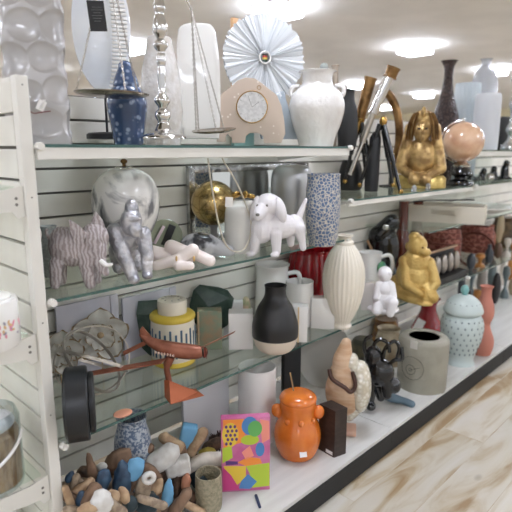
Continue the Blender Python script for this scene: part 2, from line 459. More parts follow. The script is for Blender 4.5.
# ================================================================== TOP SHELF, nearest bay
# tall dimpled vase
sp = Spot(41, Z1, Y=1.38)
HT = .62
bm = nb(); seg = 220; nz = 210; rings = []
dimp = []
rnd = random.Random(3)
for k in range(9):
    off = 0 if k % 2 else .5
    for q in range(7): dimp.append(((q+off)*2*PI/7+rnd.uniform(-.05, .05), .05+k*.078+rnd.uniform(-.006, .006), rnd.uniform(.85, 1.1)))
hw = 30*sp.s
def vr(t, z):
    n = 4.5; c = abs(math.cos(t)); s = abs(math.sin(t))
    r = hw*.98/((c**n+s**n)**(1/n))
    w = 0
    for a, zz, k in dimp:
        da = (t-a+PI) % (2*PI)-PI
        d = math.hypot(da*hw*.95, (z-zz))/(.0365*k)
        if d < 1: w = max(w, math.sqrt(1-d*d)*.0095)
    return r*(1+.02*math.sin(z*22))-w
for i in range(nz+1):
    z = HT*i/nz
    rings.append([bm.verts.new((vr(2*PI*j/seg, z)*math.cos(2*PI*j/seg), .62*vr(2*PI*j/seg, z)*math.sin(2*PI*j/seg), z)) for j in range(seg)])
for A, B in zip(rings, rings[1:]):
    for j in range(seg): bm.faces.new((A[j], A[(j+1) % seg], B[(j+1) % seg], B[j]))
bm.faces.new(rings[0][::-1]); bm.faces.new(rings[-1])
PEARL = M('pearl_glaze', (178, 175, 174), .28, .15, col2=(166, 163, 162), scale=9, coat=.5)
o = obj('dimpled_vase', bm, PEARL, loc=sp.loc, rz=sp.rz, ang=80)
tag(o, 'tall pearl grey vase covered in round dimples, beside the white post', 'vase')
bm = nb(); box(bm, (sp.x(45), -hw*.75, sp.h(106)), (.001, .012, .026), rot=(0, .5, .8)); box(bm, (sp.x(44), -hw*.72, sp.h(107)), (.020, .0012, .026), rot=(0, .45, .3))
obj('price_tag', bm, WHITEMATTE, o, smooth=False)
obj('cord', tube(nb(), spline([(sp.x(33), -hw*.70, sp.h(112)), (sp.x(37), -hw*.80, sp.h(115)), (sp.x(43), -hw*.84, sp.h(114)), (sp.x(52), -hw*.8, sp.h(112.5))], 5), .0013, 8), M('red_cord', (110, 48, 46), .7), o)

# oval plaque on a black stand
sp = Spot(108, Z1, Y=1.63)
ov = empty('oval_plaque', 'tall pale oval plaque with ribbed white edge on a thin black stand', 'ornament', sp.loc, sp.rz)
LP('base', ov, sp, [(20, 139), (20, 134.5), (18, 133), (3, 132)], BLACKM, sm=0)
obj('pole', tube(nb(), [(0, 0, sp.h(134)), (0, 0, sp.h(96))], 1.2*sp.s, 10), BLACKM, ov)
bm = nb(); pts = []
cz = sp.h(28); rz_ = sp.h(-40)-cz
for k in range(48):
    a = 2*PI*k/48; pts.append((27*sp.s*math.cos(a), cz+rz_*math.sin(a)))
extrude(bm, pts, -.006, .008, .003)
obj('plate', bm, M('pale_blue_white', (222, 226, 232), .2, col2=(232, 234, 236), scale=6, coat=.3), ov)
bm = nb()
for k in range(30):
    z = sp.h(92)+(k+.5)*(sp.h(-30)-sp.h(92))/30
    u = (z-cz)/rz_
    if abs(u) > .97: continue
    xr = 27*sp.s*math.sqrt(1-u*u)
    box(bm, (xr*.62, -.009, z), (xr*.55, .008, (sp.h(-30)-sp.h(92))/30*.7), .002)
obj('ribbed_band', bm, WHITECER, ov)

# blue ginger jar
BLUEJAR = M('blue_floral', (44, 68, 104), .25, col2=(168, 182, 204), kind='voronoi', scale=48, contrast=(.12, .34), coat=.5)
BLUEJAR.node_tree.nodes['Color Ramp'].color_ramp.elements[0].color = lin((150, 166, 192)); BLUEJAR.node_tree.nodes['Color Ramp'].color_ramp.elements[1].color = lin((54, 76, 112))
BLUEJAR.node_tree.nodes['Color Ramp'].color_ramp.elements[0].position = .18; BLUEJAR.node_tree.nodes['Color Ramp'].color_ramp.elements[1].position = .40
sp = Spot(129, Z1, Y=1.50)
o = V('ginger_jar', 'blue and white flowered lidded jar behind the raised scale pan', 'jar', sp, [(14, 139), (17, 125), (19.5, 108), (19, 100), (15, 90), (11, 86)], BLUEJAR, open_=False)
LP('lid', o, sp, [(12, 87), (12.5, 84), (10, 76), (7, 68), (6.5, 64), (3, 61)], BLUEJAR)

# balance scale
sp = Spot(164, Z1, Y=1.37)
bs = empty('balance_scale', 'tall silver balance scale with two pans hanging on chains', 'scale', sp.loc, 0)
# local frame here is world aligned: map picture columns on the plane Y=1.37
def W(px, py, dy=0): p = onY(px, py, 1.37+dy); return (p.x-sp.loc.x, p.y-sp.loc.y, p.z-sp.loc.z)
cp = [(19, 138.5), (18, 136), (13, 133), (8, 131), (6, 127), (4.5, 122), (6.5, 117), (6, 112), (3.5, 108), (6.5, 102), (6, 98), (3.2, 94), (3, 84), (3.6, 74), (3.2, 66), (4, 62), (4, 56), (3, 52), (6, 47), (6, 43), (3, 39), (5.5, 33), (6, 27), (5, 20), (3.5, 14), (5, 8), (4, 2), (3.2, -8), (4, -20), (3, -34), (5, -42), (0.5, -50)]
cp = [(w*1.18, y) for w, y in cp]
LP('column', bs, sp, cp, SILVER, sm=3)
LA = Vector(W(107, -46)); RA = Vector(W(191.5, 10)); TP = Vector(W(164, -38))
bm = nb(); tube(bm, spline([LA, TP+Vector((-.03, 0, .02)), TP, TP+Vector((.03, 0, -.02)), RA], 6), [.004]*25, 10)
obj('beam', bm, SILVER, bs)
def chain(a, b, par, r=.0011, sag=0):
    a = Vector(a); b = Vector(b); n = max(int((b-a).length/.0075), 3); bm = nb()
    pts = [a.lerp(b, i/n)+Vector((0, 0, -sag*4*(i/n)*(1-i/n))) for i in range(n+1)]
    for i in range(n):
        m = (pts[i]+pts[i+1])/2; d = (pts[i+1]-pts[i]).normalized(); u = d.orthogonal().normalized()
        if i % 2: u = d.cross(u)
        L = (pts[i+1]-pts[i]).length*.66; ring = [m+d*(L*math.cos(t))+u*(.0022*math.sin(t)) for t in [2*PI*k/10 for k in range(10)]]
        tube(bm, ring, r, 5, closed=True)
    return obj('chain', bm, CHAIN, par)
def pan(cx, cy, r, tilt, mat):
    c = Vector(W(cx, cy)); bm = nb()
    pr = [(0, -.006), (r*.6, -.0055), (r*.93, -.001), (r, .003), (r*1.01, .005), (r*.96, .004), (r*.6, -.003), (0, -.004)]
    lathe(bm, pr, 48)
    M4 = Matrix.Translation(c) @ Euler(tilt).to_matrix().to_4x4()
    for v in bm.verts: v.co = M4 @ v.co
    return obj('pan', bm, mat, bs), M4
PANM = M('pan_metal', (150, 138, 124), .22, 1)
s1 = 520/depth(sp.loc)
r1 = 33/s1
p1, m1 = pan(112, 95, r1, (R(1), R(1), 0), PANM)
for a in (170, 260, 10):
    b = m1 @ Vector((r1*.97*math.cos(R(a)), r1*.97*math.sin(R(a)), .004)); chain(LA, b, bs)
r2 = 24/s1
p2, m2 = pan(214, 131, r2, (R(2), R(-7), 0), PANM)
for a in (175, 235, 20, 95):
    b = m2 @ Vector((r2*.97*math.cos(R(a)), r2*.97*math.sin(R(a)), .004)); chain(RA, b, bs)
c = Vector(W(97, 16, -.006)); bm = nb(); box(bm, c, (.045, .002, .078), rot=(0, R(-5), R(-20)))
k = obj('swing_tag', bm, BLACKM, bs, smooth=False); k['label'] = 'black swing tag with faint grey print'
bm = nb()
for q in range(6): box(bm, c+Vector((0, -.0016, .022-q*.007)), ((.026, .03, .02, .028, .024, .018)[q], .0006, .0016), rot=(0, R(-5), R(-20)))
obj('print', bm, M('grey_print', (92, 92, 92), .7), k, smooth=False)

# glass / white vases behind
sp = Spot(163, Z1, Y=1.60)
PEARLW = M('milky_glass', (220, 213, 205), .25, col2=(232, 228, 224), scale=26, trans=.15, bump=.5, bscale=60)
V('beaded_vase', 'milky beaded glass vase standing behind the silver column', 'vase', sp, [(17, 139), (20, 120), (20, 95), (18, 75), (15, 58), (12, 44), (11, 38)], PEARLW, fn=lambda t, z, r: r*(1+.03*math.cos(16*t)*math.cos(z*260)))
sp = Spot(202, Z1, Y=1.56)
bm = nb(); pts = [(sp.x(a), sp.h(b)) for a, b in ((184, 139), (181, 100), (180, 60), (181, 36), (184, 28), (192, 24.5), (206, 24), (213, 26), (217, 34), (220, 60), (221, 100), (219, 139))]
pts = [(p.x, p.z) for p in spline([(x, 0, z) for x, z in pts], 3)]
pts = [(x, max(z, 0)) for x, z in pts]
extrude(bm, pts, -.03, .03, .014)
tag(obj('slab_vase', bm, WHITECER, loc=sp.loc, rz=sp.rz), 'tall flat white vase with rounded shoulders, left of the elephant clock', 'vase')
# little art panel behind the disc
sp = Spot(243, Z1, Y=1.665)
t = empty('small_canvas', 'narrow peach and teal canvas standing behind the white shell disc', 'picture', sp.loc, 0)
bm = nb(); box(bm, (0, 0, sp.h(95)/2), (28*sp.s, .018, sp.h(95)), .002); obj('teal_part', bm, M('teal_wash', (138, 178, 176), .6), t)
bm = nb(); box(bm, (0, 0, (sp.h(95)+sp.h(20))/2), (28*sp.s, .018, sp.h(20)-sp.h(95)), .002); obj('peach_part', bm, M('peach_wash', (222, 184, 144), .6, col2=(208, 166, 122), scale=12), t)

# white radial disc
sp = Spot(264, Z1, Y=1.56)
t = empty('shell_disc', 'large white disc with radiating streaks and a small round centre on a glass foot', 'ornament', sp.loc, sp.rz*.6)
CZ = sp.h(58); RR = 42*sp.s
bm = nb(); rd = random.Random(4)
n = 130
for k in range(n):
    a = 2*PI*k/n; aw = 2*PI/n*.95; r0 = RR*.13; r1 = RR*rd.uniform(.94, 1.0); y = rd.uniform(-.006, .003); tz = rd.uniform(-.004, .004)
    q = [(r0, a-aw*.5), (r1, a-aw*.5), (r1, a+aw*.5), (r0, a+aw*.5)]
    A = [bm.verts.new((r*math.cos(b), y+(tz if i in (2, 3) else 0), CZ+r*math.sin(b))) for i, (r, b) in enumerate(q)]
    B = [bm.verts.new((v.co.x, v.co.y+.004, v.co.z)) for v in A]
    bm.faces.new(A); bm.faces.new(B[::-1])
    for i in range(4): bm.faces.new((A[i], B[i], B[(i+1) % 4], A[(i+1) % 4]))
obj('blades', bm, M('shell_white', (232, 235, 238), .3, coat=.3), t, smooth=False)
bm = nb(); lathe(bm, [(0, -.004), (RR*.96, -.003), (RR*.96, .003), (0, .004)], 64)
for v in bm.verts: v.co = Vector((v.co.x, v.co.z+.008, v.co.y+CZ))
obj('backing', bm, M('backing_grey', (168, 174, 180), .5), t)
bm = nb(); torus(bm, (0, -.010, CZ), RR*.13, RR*.02, 32); obj('centre_ring', bm, WHITECER, t)
for col, dz, nm in (((60, 50, 44), .5, 'dark_bead'), ((190, 66, 60), .15, 'red_bead'), ((206, 180, 70), -.15, 'yellow_bead'), ((52, 74, 56), -.5, 'green_bead')):
    bm = nb(); ell(bm, (0, -.010, CZ+dz*RR*.13), (RR*.065, .004, RR*.03)); obj(nm, bm, M(nm, col, .3), t)
bm = nb(); pts = [(sp.x(284), sp.h(90)), (sp.x(300), sp.h(139)), (sp.x(262), sp.h(139)), (sp.x(254), sp.h(100))]
extrude(bm, [(x, max(z, 0)) for x, z in pts], -.004, .02, .002); obj('foot', bm, M('pale_glass_foot', (206, 218, 228), .1, trans=.4), t)

# elephant clock
sp = Spot(249, Z1, Y=1.45)
t = empty('elephant_clock', 'pale speckled stone elephant shaped clock with a round silver dial', 'clock', sp.loc, sp.rz)
E_ = [(217, 142), (217, 128), (216, 112), (218, 100), (224, 93), (231, 88), (238, 81), (246, 78), (255, 79), (262, 84), (268, 89), (276, 95), (281, 106), (284, 122), (285, 134), (281, 143), (264, 143), (263, 136), (258, 133), (250, 133), (246, 136), (245, 143), (232, 143), (232, 138), (228, 134), (226, 136), (226, 142)]
pts = [(sp.x(a), max(sp.h(b), 0)) for a, b in E_]
bm = nb(); extrude(bm, pts, -.018, .018, .004)
STONE = M('soapstone', (222, 196, 174), .5, col2=(236, 222, 208), kind='voronoi', scale=42, contrast=(.12, .2))
STONE.node_tree.nodes['Color Ramp'].color_ramp.elements[0].color = lin((236, 226, 216)); STONE.node_tree.nodes['Color Ramp'].color_ramp.elements[1].color = lin((204, 186, 170))
obj('body', bm, STONE, t, ang=30)
def disc(nm, cx, cy, r, y0, y1, mat, par, seg=48):
    bm = nb(); lathe(bm, [(0, 0), (r, 0), (r, 1), (0, 1)], seg)
    for v in bm.verts: v.co = Vector((v.co.x+cx, y0+(y1-y0)*v.co.z, v.co.y+cy))
    return obj(nm, bm, mat, par, ang=50)
cx, cz, r = sp.x(252), sp.h(107.5), 15*sp.s
d = disc('dial', cx, cz, r, -.022, -.017, M('dial_silver', (196, 194, 192), .35, .4, col2=(214, 212, 210), scale=80), t)
bm = nb(); torus(bm, (cx, -.022, cz), r, .0022, 40); obj('bezel', bm, BRASS, t)
for a, L in ((55, .55), (-20, .75)):
    bm = nb(); box(bm, (cx+math.sin(R(a))*r*L/2, -.0235, cz+math.cos(R(a))*r*L/2), (.0015, .0008, r*L), rot=(0, R(a), 0)); obj('hand', bm, GROOVE, d, smooth=False)
for k in range(12):
    a = 2*PI*k/12; bm = nb(); box(bm, (cx+math.sin(a)*r*.85, -.0226, cz+math.cos(a)*r*.85), (.0012, .0006, r*.12), rot=(0, a, 0)); obj('hour_mark', bm, GROOVE, d, smooth=False)
ex, ez = sp.x(259), sp.h(88); bm = nb(); torus(bm, (ex, -.018, ez), .007, .0018, 20); obj('ear_curl', bm, M('stone_brown', (176, 146, 112), .5), t)

# speckled jug vase
sp = Spot(316, Z1, Y=1.39)
SPECK = M('speckled_white', (228, 224, 220), .2, col2=(238, 236, 233), scale=9, coat=.5, bump=.35, bscale=45)
o = V('jug_vase', 'glossy lumpy white urn with short neck and tiny shoulder ears, right of the clock', 'vase', sp,
      [(17, 144), (19, 138), (24, 124), (27, 110), (26.5, 101), (23, 93), (17, 87), (14.5, 82), (15, 74), (18.5, 71.5)], SPECK)
for s in (-1, 1):
    handle(o, sp, [(316+s*17, 86, 0), (316+s*24, 87, 0), (316+s*26, 93, 0), (316+s*23, 98, 0)], 2.0, SPECK, 'ear')
    for dd in (-1, 1): obj('knop', ell(nb(), (sp.x(316+s*14), -sp.w(21)*(1 if dd < 0 else -1)*.9, sp.h(99)), (.005, .005, .005), seg=12, rings=8), SPECK, o)
# dark things behind the jug
sp = Spot(347, Z1, Y=1.52)
V('black_bottle', 'matte black bottle standing behind the white urn at end of top shelf', 'bottle', sp, [(9, 146), (10, 130), (9, 112), (6, 100), (5.5, 92), (6.5, 90)], BLACKM)
sp = Spot(333, Z1, Y=1.60)
V('tan_taper', 'slim grey tan taper standing behind the white urn', 'ornament', sp, [(3.5, 146), (3.3, 100), (3.2, 68), (4, 66)], M('tan_grey', (164, 150, 134), .6), open_=False)
sp = Spot(322, Z1, Y=1.64)
V('grey_finial', 'small grey green topped bottle mostly hidden behind the white urn', 'bottle', sp, [(8, 146), (8, 80), (4, 72), (4, 66), (2, 63)], M('greygreen', (150, 156, 150), .4), open_=False)

# ================================================================== SECOND SHELF
PATT = M('patterned_plaster', (186, 178, 178), .6, col2=(150, 138, 138), kind='wave', scale=30, contrast=(.35, .6), bump=.35, bscale=110, detail=2)
sp = Spot(82, Z2, bot=288, r=0)
P = [('e', 76, 247, 6, 21, 20, 20), ('e', 66, 246, 8, 13, 18, 19), ('c', 60, 262, -2, 7, 57.5, 282, -2, 5), ('c', 63, 262, 18, 7, 63, 283, 18, 5),
     ('c', 86, 255, -6, 8, 90, 283, -6, 5.5), ('c', 92, 258, 12, 7, 97, 283, 12, 5.5), ('e', 97, 238, -2, 14, 13, 15), ('c', 100, 248, -8, 8, 101, 264, -10, 5.5),
     ('c', 101, 264, -10, 5.5, 105, 272, -11, 4)]
o = remesh('elephant_figurine', blob(sp, P), PATT, .0032, loc=sp.loc, rz=sp.rz, sm=4)
tag(o, 'patterned grey pink elephant figurine with raised pointed ears, nearest the white post', 'figurine')
for (a, b, c, d) in (((79, 242), (74, 217), (90, 232), -12), ((94, 232), (99, 211), (108, 230), -4)):
    bm = nb(); extrude(bm, [(sp.x(q[0]), sp.h(q[1])) for q in (a, ((a[0]+b[0])/2-1.5, (a[1]+b[1])/2), b, ((b[0]+c[0])/2+2, (b[1]+c[1])/2), c, ((a[0]+c[0])/2, c[1]+12))], (d-2)*sp.s, (d+2.5)*sp.s, .0025); obj('ear', bm, PATT, o)
obj('tusk', tube(nb(), spline([(sp.x(101), -14*sp.s, sp.h(259)), (sp.x(106), -18*sp.s, sp.h(263)), (sp.x(112), -19*sp.s, sp.h(262))], 4), [2.6*sp.s]*4+[2*sp.s]*3+[1.2*sp.s]*2, 8), WHITECER, o)
obj('tail', tube(nb(), spline([(sp.x(56), 4*sp.s, sp.h(240)), (sp.x(53), 3*sp.s, sp.h(232)), (sp.x(54), 2*sp.s, sp.h(228))], 4), 1.4*sp.s, 8), PATT, o)
# blurry glass thing behind far left
sp = Spot(52, Z2, Y=1.55)
V('crackle_glass', 'small pale crackled glass vase squeezed between the post and patterned elephant', 'vase', sp, [(8, 275), (10, 262), (9, 245), (6, 234), (8, 226)], M('crackle', (196, 206, 204), .2, trans=.4, col2=(220, 226, 226), kind='cracks', scale=90, contrast=(0, .1), bump=.4))

# marble lidded ball
sp = Spot(129, Z2, Y=1.53)
MARB = M('smoky_marble', (112, 112, 114), .22, col2=(240, 237, 232), scale=7, contrast=(.36, .50), coat=.4, detail=8)
MARB.node_tree.nodes['Noise Texture'].inputs['Distortion'].default_value = 1.5
b0 = 283
o = V('marbled_ball_jar', 'large round white jar with smoky grey marbling behind the silver gorilla', 'jar', sp,
      [(12, 290), (10, 270), (14, 244), (24, 232), (31, 215), (32.5, 200), (30, 186), (24, 176), (15, 170), (8, 168)], MARB, open_=False, sm=4)
LP('lid', o, sp, [(9, 168.5), (8, 166.5), (3, 165.5)], SILVER, sm=2)
LP('finial', o, sp, [(2, 166), (1.6, 164), (3, 162.5), (3.2, 160.5), (1, 158.5)], OLDBRASS, sm=2)

# silver gorilla
sp = Spot(133, Z2, bot=281, r=0)
SILG = M('silver_leaf', (206, 204, 206), .3, .6, col2=(158, 158, 164), scale=26, bump=.45, bscale=75)
P = [('e', 127, 238, 12, 15, 16, 18), ('e', 124, 255, 22, 14, 13, 14), ('e', 134, 221, -4, 10.5, 11, 13), ('e', 135, 209, -1, 7, 9, 10), ('e', 137, 228, -12, 7, 7, 7), ('e', 136, 217, -12, 8, 4, 3.2), ('e', 138, 233, -13, 5.5, 5, 3.5),
     ('c', 118, 232, 2, 9, 125, 254, -4, 7.5), ('c', 125, 254, -4, 7.5, 133, 275, -8, 6), ('e', 134, 277, -11, 6, 7, 4.5),
     ('c', 145, 235, 4, 8, 148, 256, 0, 6.5), ('c', 148, 256, 0, 6.5, 147, 272, -2, 5.5), ('e', 147, 275, -5, 5.5, 6.5, 4),
     ('c', 118, 258, 26, 8, 119, 272, 22, 6), ('c', 134, 258, 28, 8, 138, 272, 24, 6)]
o = remesh('gorilla_figurine', blob(sp, P), SILG, .0030, loc=sp.loc, rz=sp.rz, sm=3, disp=.0012, dscale=120)
tag(o, 'silver gorilla figurine leaning on its knuckles before the marbled ball jar', 'figurine')
# white tangle sculpture
sp = Spot(180, Z2, bot=270, r=0)
P = [('c', 156, 265, 0, 5, 178, 259, -4, 6), ('c', 172, 248, 10, 7, 186, 252, 2, 6), ('c', 180, 259, -2, 6, 193, 250, -2, 6.5), ('c', 195, 255, 4, 6, 210, 262, 2, 6), ('c', 178, 264, -10, 4.5, 190, 264, -10, 4.5), ('c', 152, 256, 16, 9, 168, 260, 14, 9), ('e', 184, 258, 6, 12, 8, 9)]
o = remesh('tangle_sculpture', blob(sp, P), M('white_plaster', (240, 228, 222), .5), .003, loc=sp.loc, rz=sp.rz, sm=4)
tag(o, 'white sculpture of plump crossed finger-like loops lying on the second shelf', 'sculpture')
for a, b, d, rr in ((177, 257, -9, 3), (194, 258, -6, 3)):
    obj('gold_dab', ell(nb(), (sp.x(a), d*sp.s, sp.h(b)), (1.2*sp.s, 1.5*sp.s, 3*sp.s)), M('gold_dab', (226, 190, 130), .4, .5), o)
# glass plate with black stripe behind
sp = Spot(166, Z2, Y=1.60)
t = empty('glass_dish', 'greenish glass dish on edge with a black and a pink stripe, behind the white sculpture', 'dish', sp.loc, sp.rz)
bm = nb(); r = 17*sp.s; lathe(bm, [(0, .010), (r*.5, .008), (r*.98, .0), (r, -.002), (r*.97, -.004), (r*.5, .004), (0, .006)], 40)
for v in bm.verts: v.co = Vector((v.co.x, v.co.z+.0, v.co.y*1.0+r))
obj('dish', bm, M('olive_glass', (178, 184, 160), .2, trans=.3), t)
bm = nb(); box(bm, (sp.x(169), -.006, r*1.05), (7*sp.s, .004, 22*sp.s), .001, rot=(0, R(24), 0)); obj('black_stripe', bm, BLACKM, t)
bm = nb(); box(bm, (sp.x(160), -.006, r*1.1), (3*sp.s, .004, 20*sp.s), .001, rot=(0, R(30), 0)); obj('pink_stripe', bm, M('pale_pink', (226, 206, 214), .5), t)

# mirror
sp = Spot(240, Z2, Y=1.675)
t = empty('framed_mirror', 'silver framed mirror leaning on the slatted wall behind the white puppy', 'mirror', sp.loc, 0)
a = xatY(189, 1.675, Z2)-sp.loc.x; b = xatY(306, 1.675, Z2)-sp.loc.x; hh = zat(sp.loc.x+a, 1.66, 166)-Z2
hh2 = 1.27-Z2
hh = min(hh, 1.29-Z2)
fw = .030
MIRR = M('mirror_glass', (214, 216, 214), .02, 1)
bm = nb(); box(bm, ((a+b)/2, .004, hh/2), (b-a-2*fw+.01, .006, hh-2*fw+.01)); obj('glass', bm, MIRR, t, smooth=False)
bm = nb()
for c_, s_ in ((((a+fw/2), 0, hh/2), (fw, .022, hh)), (((b-fw/2), 0, hh/2), (fw, .022, hh)), (((a+b)/2, 0, fw/2), (b-a-2*fw, .022, fw)), (((a+b)/2, 0, hh-fw/2), (b-a-2*fw, .022, fw))): box(bm, c_, s_, .004)
obj('frame', bm, M('mirror_frame', (190, 190, 188), .18, .9, col2=(150, 150, 150), scale=30, bump=.3, bscale=40), t)
# gold sphere
sp = Spot(214, Z2, Y=1.58)
t = empty('gold_ball', 'cracked gold ball ornament on a grey foot before the mirror', 'ornament', sp.loc, sp.rz)
cz = sp.h(203)
obj('ball', ell(nb(), (0, 0, cz), (22*sp.s,)*3, seg=40, rings=24), M('antique_gold', (150, 124, 78), .25, .95, col2=(190, 164, 112), kind='cracks', scale=26, contrast=(.0, .08)), t)
LP('foot', t, sp, [(11, 262), (11, 258), (4, 250), (3.5, 228), (6, 224)], M('grey_foot', (120, 120, 122), .4), sm=0)
# grey marbled bowl / fish
sp = Spot(206, Z2, Y=1.46)
P = [('e', 200, 245, 0, 20, 14, 13), ('c', 212, 246, 0, 10, 228, 252, -2, 7), ('c', 188, 254, 0, 7, 222, 258, 0, 7)]
tag(remesh('marbled_bowl', blob(sp, P), M('grey_black_marble', (50, 52, 58), .25, col2=(190, 190, 194), scale=14, contrast=(.42, .54), coat=.4), .0035, loc=sp.loc, rz=sp.rz), 'rounded grey and black marbled lump lying under the gold ball', 'ornament')
# white vase w gold top
sp = Spot(243, Z2, Y=1.42)
o = V('white_bottle_vase', 'plain white vase with gold leaf at its mouth behind the white puppy', 'vase', sp, [(17, 262), (17.5, 245), (18, 225), (17, 208), (12, 203), (9, 200)], WHITECER, open_=False)
for k in range(5):
    a = k*1.25; obj('gold_leaf', ell(nb(), (8*sp.s*math.cos(a), 8*sp.s*math.sin(a), sp.h(196)+.002*k), (5*sp.s, 4*sp.s, 2.6*sp.s), rot=(.3*k, .2, a)), BRASS, o)
# cord loop with white tag hanging from the shelf
p0 = onY(206, 160, 1.335); sp = Spot(206, Z2, Y=1.335); sp.loc = p0
t = empty('cord_necklace', 'cream cord necklace hanging in a long loop from the shelf above', 'necklace', p0, 0)
pts = [onY(a, b, 1.335)-p0 for a, b in ((208, 158), (210, 176), (214, 200), (219, 225), (225, 243), (233, 251), (243, 250), (249, 240), (251, 222), (246, 205), (240, 190), (233, 176), (226, 165), (222, 158))]
obj('cord', tube(nb(), spline(pts, 5), .0028, 10), M('cream_cord', (214, 206, 190), .7, bump=.5, bscale=300), t)
pq = onY(229, 202, 1.325)-p0
bm = nb(); box(bm, pq, (.026, .001, .034), rot=(0, R(4), R(-35))); obj('price_tag', bm, WHITEMATTE, t, smooth=False)
# silver vase behind dog
sp = Spot(291, Z2, Y=1.54)
V('silver_urn', 'smooth brushed silver vase with domed shoulders behind the white puppy', 'vase', sp, [(12, 250), (14, 236), (17, 220), (20, 200), (20.5, 184), (19, 172), (14, 166), (8, 165)], M('brushed_silver', (186, 186, 186), .38, .7), open_=False)
# white puppy
sp = Spot(278, Z2, bot=254, r=0)
WP = M('white_resin', (232, 228, 230), .35, coat=.2)
P = [('e', 278, 226, 0, 20, 12, 13), ('e', 294, 226, 6, 10, 11, 11), ('e', 262, 228, -4, 12, 12, 15), ('c', 262, 222, -4, 10, 266, 208, -4, 9), ('e', 268, 204, -4, 13, 12, 11), ('c', 262, 208, -12, 7, 259, 213, -18, 5.5),
     ('c', 257, 232, -8, 6, 254, 250, -8, 4), ('c', 276, 232, -10, 6, 276.5, 250, -10, 4.2), ('c', 298, 228, 0, 7, 302, 242, 2, 3.6), ('c', 302, 242, 2, 3.6, 303, 248, 2, 3.4), ('c', 290, 230, 14, 6, 291, 246, 14, 3.6),
     ('e', 251, 252, -12, 4.6, 5, 2.6), ('e', 275, 252, -14, 4.6, 5, 2.8), ('c', 299, 217, 6, 3.4, 305, 200, 6, 1.8)]
o = remesh('puppy_figurine', blob(sp, P), WP, .0028, loc=sp.loc, rz=sp.rz, sm=2)
m_ = o.modifiers.new('facets', 'DECIMATE'); m_.ratio = .05
for p in o.data.polygons: p.use_smooth = False
tag(o, 'white faceted puppy figurine with drooping ears and raised tail', 'figurine')
for s, pp in ((-1, [('e', 255, 208, -7, 4.2, 7, 13, (0, R(14), 0))]), (1, [('e', 280, 209, -9, 5.5, 7, 13, (0, R(-16), 0))])):
    k = obj('ear', blob(sp, pp), WP, o, smooth=False)
for a in (258, 267):
    obj('eye', ell(nb(), (sp.x(a), -15.6*sp.s, sp.h(204)), (1.3*sp.s, .8*sp.s, 1.3*sp.s), seg=10, rings=8), GROOVE, o)
obj('nose', ell(nb(), (sp.x(258.5), -23*sp.s, sp.h(212)), (2*sp.s, 1.6*sp.s, 1.5*sp.s), seg=10, rings=8), GROOVE, o)
# blue mosaic vase
sp = Spot(322, Z2, bot=247, r=13)
MOS = M('blue_mosaic', (70, 96, 132), .3, col2=(206, 204, 196), kind='cracks', scale=75, contrast=(.02, .10), coat=.3)
MOS.node_tree.nodes['Color Ramp'].color_ramp.elements[0].color = lin((206, 200, 188)); MOS.node_tree.nodes['Color Ramp'].color_ramp.elements[1].color = lin((86, 108, 142))
MOS.node_tree.nodes['Color Ramp'].color_ramp.elements[0].position = .04; MOS.node_tree.nodes['Color Ramp'].color_ramp.elements[1].position = .13
V('mosaic_vase', 'tall blue and cream mosaic pattern vase at right end of the second shelf', 'vase', sp, [(13, 246), (15.5, 232), (17, 212), (16.8, 192), (16, 178), (16.4, 174)], MOS, t=.006)
# ================================================================== THIRD SHELF, nearest bay
# grey lavender boards leaning at the back
BOARD = M('lavender_board', (186, 184, 194), .6, col2=(204, 202, 210), scale=5)
for (a, b, top), lb in (((62, 122, 300), 'grey lavender board leaning on the wall behind the white flower'), ((126, 178, 292), 'grey lavender board leaning on the wall behind the yellow banded jar')):
    sp = Spot((a+b)/2, Z3, Y=1.675)
    L = xatY(b, 1.675, Z3)-xatY(a, 1.675, Z3)
    bm = nb(); box(bm, (0, 0, sp.h(top)/2), (L, .012, sp.h(top)), .002); box(bm, (L*.38, -.008, sp.h(top)/2), (.010, .006, sp.h(top)), .001)
    tag(obj('lavender_board', bm, BOARD, loc=sp.loc, smooth=False), lb, 'board', 'boards along the wall of the third shelf')
# flower
def flower(cx, cy, r, Y, label, tilt=0.0):
    sp = Spot(cx, Z3, Y=Y); cz = sp.h(cy); rr = r*sp.s
    t = empty('metal_flower', label, 'wall decoration', sp.loc, sp.rz, 'cream petalled metal flowers')
    for ring, (n, R0, R1, w, yy) in enumerate(((5, .15, 1.0, .50, 0), (5, .08, .52, .30, -.014))):
        for k in range(n):
            a = 2*PI*k/n+ring*.5+tilt; bm = nb(); g = []
            NU, NV = 12, 16
            for i in range(NU+1):
                u = i/NU; row = []
                for j in range(NV+1):
                    v = j/NV*2-1
                    wd = w*math.sin(PI*(.12+.78*u))**.7
                    x = (R0+(R1-R0)*u*(1-.12*v*v)); y = v*wd
                    d = yy-.016*(u**2)-.012*v*v*u+.006*math.sin(v*6+k)*u
                    row.append(bm.verts.new((rr*(x*math.cos(a)-y*math.sin(a)), d, cz+rr*(x*math.sin(a)+y*math.cos(a)))))
                g.append(row)
            rim = []
            for i in range(NU):
                for j in range(NV):
                    f = bm.faces.new((g[i][j], g[i+1][j], g[i+1][j+1], g[i][j+1])); 
                    if i == NU-1 or j in (0, NV-1) and i > 4: f.material_index = 1
            q = bmesh.ops.solidify(bm, geom=bm.faces[:], thickness=.002)
            obj('petal', bm, [M_PET, M_RIM], t)
    obj('centre', ell(nb(), (0, -.012, cz), (rr*.12, .01, rr*.12)), M_RIM, t)
    obj('stem', tube(nb(), [(0, .004, cz), (0, .010, cz*.5), (0, .012, .0)], .003, 8), M_RIM, t)
M_PET = M('cream_petal', (248, 246, 238), .5, 0, col2=(238, 234, 224), scale=30)
M_RIM = M('rusty_rim', (184, 160, 124), .6, 0)
flower(103, 334, 28, 1.63, 'large cream petalled flower with brown rims behind the wire orb', .25)
flower(62, 352, 24, 1.63, 'cream petalled flower half hidden between the white post and the wire orb', .1)
